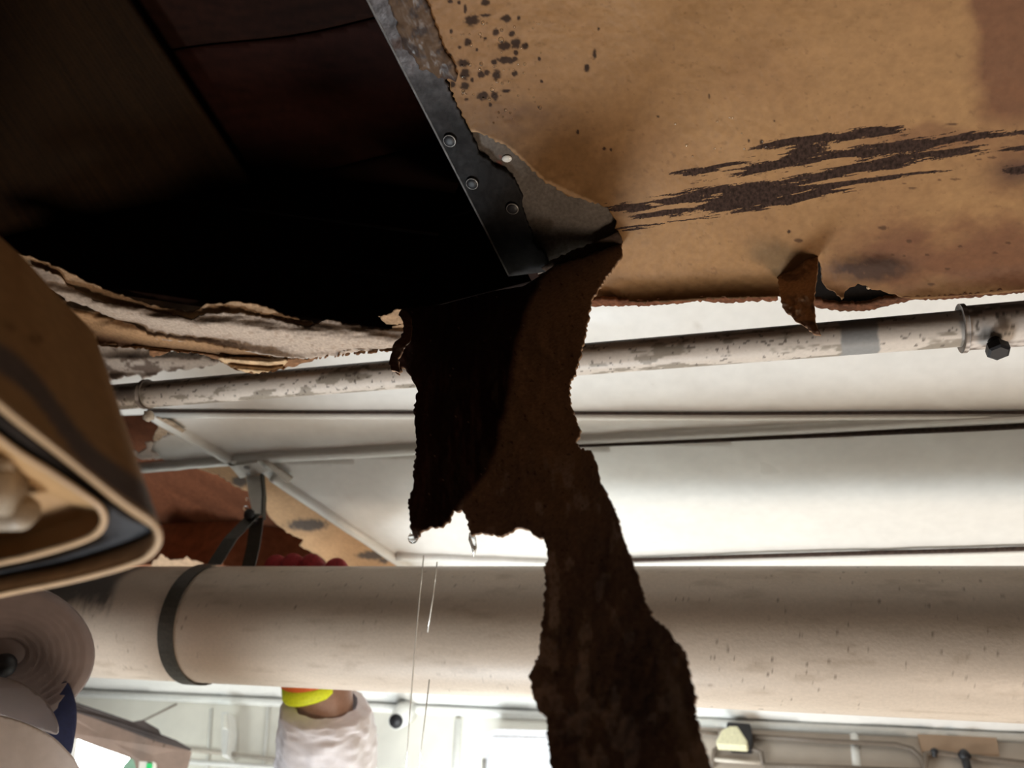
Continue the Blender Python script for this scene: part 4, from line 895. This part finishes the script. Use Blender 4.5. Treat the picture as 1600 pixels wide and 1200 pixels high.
# head: continuous, features facing right and up towards the work
fwd = nrm((.75, -.45, .45)); side = nrm(np.cross(fwd, UP)); hup = np.cross(side, fwd)
def headpt(a, b, c): return hc + fwd * a + side * b + hup * c
hv = []; hfc = []; R_, S_ = 22, 28
for i in range(R_ + 1):
    th = math.pi * i / R_
    for k in range(S_):
        ph = 2 * math.pi * k / S_; x = math.sin(th) * math.cos(ph); y = math.sin(th) * math.sin(ph); z = math.cos(th)
        rx, ry, rz_ = .088, .072, .112
        jaw = 1 - .28 * max(0, -z) ** 1.5; nose = .022 * math.exp(-((ph if ph < math.pi else ph - 2 * math.pi) / .22) ** 2 - ((z + .12) / .18) ** 2)
        eye = -.008 * (math.exp(-(((ph if ph < math.pi else ph - 2 * math.pi) - .42) / .2) ** 2 - ((z - .08) / .12) ** 2) + math.exp(-(((ph if ph < math.pi else ph - 2 * math.pi) + .42) / .2) ** 2 - ((z - .08) / .12) ** 2))
        mo = .005 * math.exp(-((ph if ph < math.pi else ph - 2 * math.pi) / .35) ** 2 - ((z + .5) / .08) ** 2)
        hv.append(headpt(x * (rx + nose + eye + mo) * jaw, y * ry * jaw, z * rz_))
for i in range(R_):
    for k in range(S_): hfc.append([i * S_ + k, i * S_ + (k + 1) % S_, (i + 1) * S_ + (k + 1) % S_, (i + 1) * S_ + k])
mesh('head', hv, hfc, M['skin'], per)
for sgn in (-1, 1):
    ball('eye', headpt(.073, .028 * sgn, .010), .011, M['trimw'], per); ball('ear', headpt(-.005, .075 * sgn, 0), .018, M['skin'], per, sc=(.8, .5, 1.3))
# hood of the coverall behind the head
hoodv = [hc + (np.array(v) - hc) * 1.16 - fwd * .022 for v in hv]
hoodf = [f for f in hfc if (np.mean([hoodv[q] for q in f], 0) - hc) @ fwd < .020]
mesh('hood', hoodv, hoodf, M['tyvek'], per)
tube('neck', [headpt(-.02, 0, -.08), np.array([hc[0] - .01, hc[1], hz - .16])], [.052, .056], M['skin'], per, seg=20)
# respirator: facepiece and the two round filters
resp = mesh('respirator_facepiece', [headpt(*v) for v in ((.075, 0, -.01), (.070, .038, -.035), (.070, -.038, -.035), (.105, .018, -.045), (.105, -.018, -.045), (.10, .015, -.078), (.10, -.015, -.078), (.06, .03, -.085), (.06, -.03, -.085))],
            [(0, 1, 3), (0, 3, 4), (0, 4, 2), (1, 7, 5, 3), (3, 5, 6, 4), (2, 4, 6, 8), (5, 7, 8, 6)], M['clear'], per)
def disc_axes(n_):
    n_ = nrm(n_); a = nrm(np.cross(n_, UP)); return a, np.cross(n_, a)
def filter_disc(c, n_, r, ra=1.0):
    n_ = nrm(n_); a, b = disc_axes(n_); lo = []
    prof = [(.02, .004), (.18, .005), (.2, .0035)]
    for k in range(1, 9): prof += [(.2 + .09 * k - .045, .0062 - .0002 * k), (.2 + .09 * k, .0042 - .0002 * k)]
    prof += [(.97, .002), (1.0, 0), (1.0, -.006), (.95, -.009), (.3, -.011)]
    for rr, hh in prof:
        lo.append([c + n_ * hh + r * rr * (math.cos(q) * a + math.sin(q) * b * ra) for q in np.linspace(0, 2 * math.pi, 56, endpoint=False)])
    d_ = loft('filter_disc', lo, M['filt'], per, caps=True, smooth=True)
    tag(d_, 'grey round filter with concentric ridges')
    return d_
n_face = nrm(CAM - mc) + np.array([.25, -.05, -.25])
f1 = filter_disc(at(12, 1018, .56), n_face, .060, .78)
ball('valve_port', at(6, 1040, .55), .0085, M['dark'], per)
filter_disc(mc + np.array([-.17, -.03, -.03]), nrm((-.5, -.7, -.2)), .045)
# clear chin shield, navy collar, near shoulder
def blobsheet(name, pts, dep, bulge, m, th, seedless=0):
    P = np.array(pts, float); ctr = P.mean(0); rad = np.max(np.linalg.norm(P - ctr, axis=1))
    return sheet(name, rloop(np.vstack([P, P[:1]]), 4)[:-1], 4, lambda a, b: at(a, b, dep - bulge * np.sqrt(np.clip(1 - (np.hypot(a - ctr[0], b - ctr[1]) / (rad * 1.15)) ** 2, 0, 1))), lambda a, b, W: C4((.5, .5, .5), .5, len(a)), th, nrm(mc - CAM), m, per)
blobsheet('clear_chin_shield', [(-120, 1062), (-20, 1056), (26, 1064), (52, 1078), (74, 1098), (86, 1118), (92, 1136), (88, 1148), (66, 1142), (30, 1132), (0, 1118), (-60, 1096), (-120, 1080)], .55, .012, M['clear'], .0012)
blobsheet('navy_collar', [(-60, 1090), (60, 1090), (98, 1066), (108, 1070), (118, 1096), (120, 1124), (117, 1150), (111, 1178), (100, 1180), (60, 1160), (0, 1140), (-60, 1130)], .60, .03, M['navy'], .004)
so = blobsheet('coverall_shoulder', [(-180, 1110), (-60, 1110), (0, 1118), (40, 1130), (80, 1150), (104, 1172), (122, 1196), (140, 1250), (60, 1300), (-180, 1300)], .58, .07, M['tyvek'], .004)

# raised sleeve with creases, wrist, cuff, gloved hand
def sleeve():
    ax = [at(500, 1420, .90), at(506, 1300, .865), at(510, 1200, .84), at(511, 1160, .835), at(511, 1125, .83), at(509, 1104, .828), at(508, 1096, .828)]
    rr = [.062, .058, .054, .053, .051, .047, .034]; n = 60; seg = 64; P = []; ax = np.array(ax); tt = np.linspace(0, len(ax) - 1, n)
    A = np.stack([np.interp(tt, range(len(ax)), ax[:, i]) for i in range(3)], 1); Rr = np.interp(tt, range(len(ax)), rr)
    t = nrm(ax[-1] - ax[0]); s_ = nrm(np.cross(t, UP + .01)); s_ = B.T[0] * 0 + B @ np.array([1., 0, 0]); s_ = nrm(s_ - t * (s_ @ t)); u = np.cross(s_, t)
    lo = []
    for i in range(n):
        row = []
        for k in range(seg):
            a = 2 * math.pi * k / seg
            w1 = float(fbm(a * 2.2 + i * .06, i * .11 - a * .6, 3)) - .5; w2 = float(fbm(a * 6 + 9, i * .35, 5)) - .5
            if k > seg - 8:
                a0 = a - 2 * math.pi; f = (k - (seg - 8)) / 8.
                w1 = w1 * (1 - f) + (float(fbm(a0 * 2.2 + i * .06, i * .11 - a0 * .6, 3)) - .5) * f; w2 = w2 * (1 - f) + (float(fbm(a0 * 6 + 9, i * .35, 5)) - .5) * f
            r = Rr[i] * (1 + .22 * w1 + .12 * w2)
            row.append(A[i] + r * (math.cos(a) * s_ + .8 * math.sin(a) * u))
        lo.append(row)
    loft('raised_sleeve', lo, M['tyvek'], per, smooth=True)
sleeve()
skin_fig('wrist', [(at(510, 1150, .83), .030, .024), (at(508, 1100, .83), .036, .028), (at(500, 1070, .828), .035, .028), (at(496, 1030, .825), .031, .024)], [(0, 1), (1, 2), (2, 3)], M['skin'], per)
# cuff ring, tilted
cu = [at(492, 1081, .828), at(489, 1052, .826), at(487, 1025, .825)]
def ell_loop(c, ax_, r1, r2, n=40, tilt=0.):
    t = nrm(ax_); s_ = B @ np.array([1., 0, 0]); s_ = nrm(s_ - t * (s_ @ t)); u = np.cross(s_, t)
    return [c + r1 * math.cos(a) * s_ + r2 * math.sin(a) * u + t * tilt * math.cos(a) for a in np.linspace(0, 2 * math.pi, n, endpoint=False)]
axv = cu[2] - cu[0]
loft('glove_cuff', [ell_loop(cu[0], axv, .0325, .030, tilt=.005), ell_loop(cu[0] + axv * .1, axv, .0345, .033, tilt=.005), ell_loop(cu[1], axv, .0335, .031, tilt=.004)], M['yellow'], per, smooth=True, caps=True)
loft('orange_band', [ell_loop(cu[1] - axv * .12, axv, .0345, .033, tilt=.002), ell_loop(cu[2], axv, .034, .031)], M['orange'], per, smooth=True)
# hand: palm plus four fingers over the pipe's top and a thumb
sg_ = axis_at_x(bp0, bd, 480)
def over(s, ang_, off): return bp0 + bd * s + (.055 + off) * (math.cos(math.radians(ang_)) * he1 + math.sin(math.radians(ang_)) * he2)
wr = cu[2]; pc = over(sg_ - .002, 150, .020); pk = over(sg_ - .002, 125, .015)
nodes = [(pc * .6 + wr * .4, .034, .022), (wr, .030, .026), (pc, .037, .016), (pk, .036, .013)]
edges = [(0, 1), (0, 2), (2, 3)]
sps = [axis_at_x(bp0, bd, v) for v in (391, 421, 451, 487)]
for i, s_ in enumerate(sps):
    base = len(nodes); ln = (0, 2, 1, -5)[i]
    nodes += [(over(s_, 124, .012), .0120), (over(s_, 108 - ln, .0125), .0135), (over(s_, 92 - ln, .0120), .0135), (over(s_, 81 - ln, .0110), .0115)]
    edges += [(3, base), (base, base + 1), (base + 1, base + 2), (base + 2, base + 3)]
base = len(nodes)
nodes += [(over(sg_ + .030, 160, .016), .012), (over(sg_ + .044, 166, .014), .011), (over(sg_ + .056, 160, .013), .009)]
edges += [(0, base), (base, base + 1), (base + 1, base + 2)]
skin_fig('red_glove', nodes, edges, M['red'], per, 2)

# ================================================================== WATER
def sp3(px, py): return strip3(np.array([px], float), np.array([py], float))[0]
dsd = proj(sp3(700, 800))[2]
tip = sp3(647, 836) ; td_ = ball('water_drop', tip - UP * .0012, .0022, M['wet'], sc=(1, 1, 1.3), seg=16, rings=12)
tag(td_, 'water drop clinging to the lowest left tip of the torn strip', 'water drop')
ic = tube('water_drip', [at(736, 832, dsd), at(738, 842, dsd), at(741, 856, dsd), at(740, 870, dsd)], [.0009, .0017, .0012, .0003], M['wet'], seg=12)
tag(ic, 'clear water drip falling from the notch in the torn strip', 'water drip')
for pts, lab in (([(662, 868), (655, 940), (647, 1030), (640, 1120), (633, 1230)], 'long thin stream of falling water, leftmost of the thin streams'),
                 ([(683, 878), (677, 930), (668, 988)], 'short upper thin stream of falling water right of the long one'),
                 ([(671, 1062), (663, 1130), (653, 1215)], 'short lower thin stream of falling water near the bottom edge')):
    o = tube('water_stream', [at(x, y, dsd) for x, y in pts], .00028, M['thread'], seg=8); tag(o, lab, 'falling water')
# droplets clinging to the tan board (too many and small to count)
V = []; F = []
rs = np.random.RandomState(9)
dl = [(755, 36, 3.2), (783, 62, 4.2), (784, 47, 2.6), (750, 53, 2.6), (804, 42, 2), (735, 101, 2.6), (752, 100, 3), (750, 108, 2.5), (722, 120, 2), (777, 127, 3), (785, 130, 2.4), (796, 128, 2.2), (724, 143, 3.2), (723, 147, 2), (769, 140, 3.4), (765, 155, 2.6), (820, 100, 2.2), (844, 168, 3), (779, 176, 2), (790, 172, 2.6), (736, 70, 3), (722, 102, 2), (755, 153, 2), (740, 148, 2), (700, 134, 2)]
for x, y, r in dl + [(700 + 150 * rs.rand(), 30 + 170 * rs.rand(), .9 + .9 * rs.rand()) for _ in range(55)] + [(1050 + 160 * rs.rand(), 180 + 70 * rs.rand(), 1 + rs.rand()) for _ in range(12)]:
    c = board3(np.array([x]), np.array([y]))[0] - UP * .00005; rr = r * .00033; b0 = len(V)
    for i in range(7):
        th = math.pi / 2 * i / 6
        for k in range(10):
            a = 2 * math.pi * k / 10; V.append(c + np.array([rr * math.cos(th) * math.cos(a), rr * math.cos(th) * math.sin(a), -rr * .8 * math.sin(th)]))
    for i in range(6):
        for k in range(10): F.append([b0 + i * 10 + k, b0 + i * 10 + (k + 1) % 10, b0 + (i + 1) * 10 + (k + 1) % 10, b0 + (i + 1) * 10 + k])
o = mesh('water_droplets', V, F, M['wet']); tag(o, 'tiny water droplets clinging among the dark pits of the tan board', 'water droplets', kind='stuff')
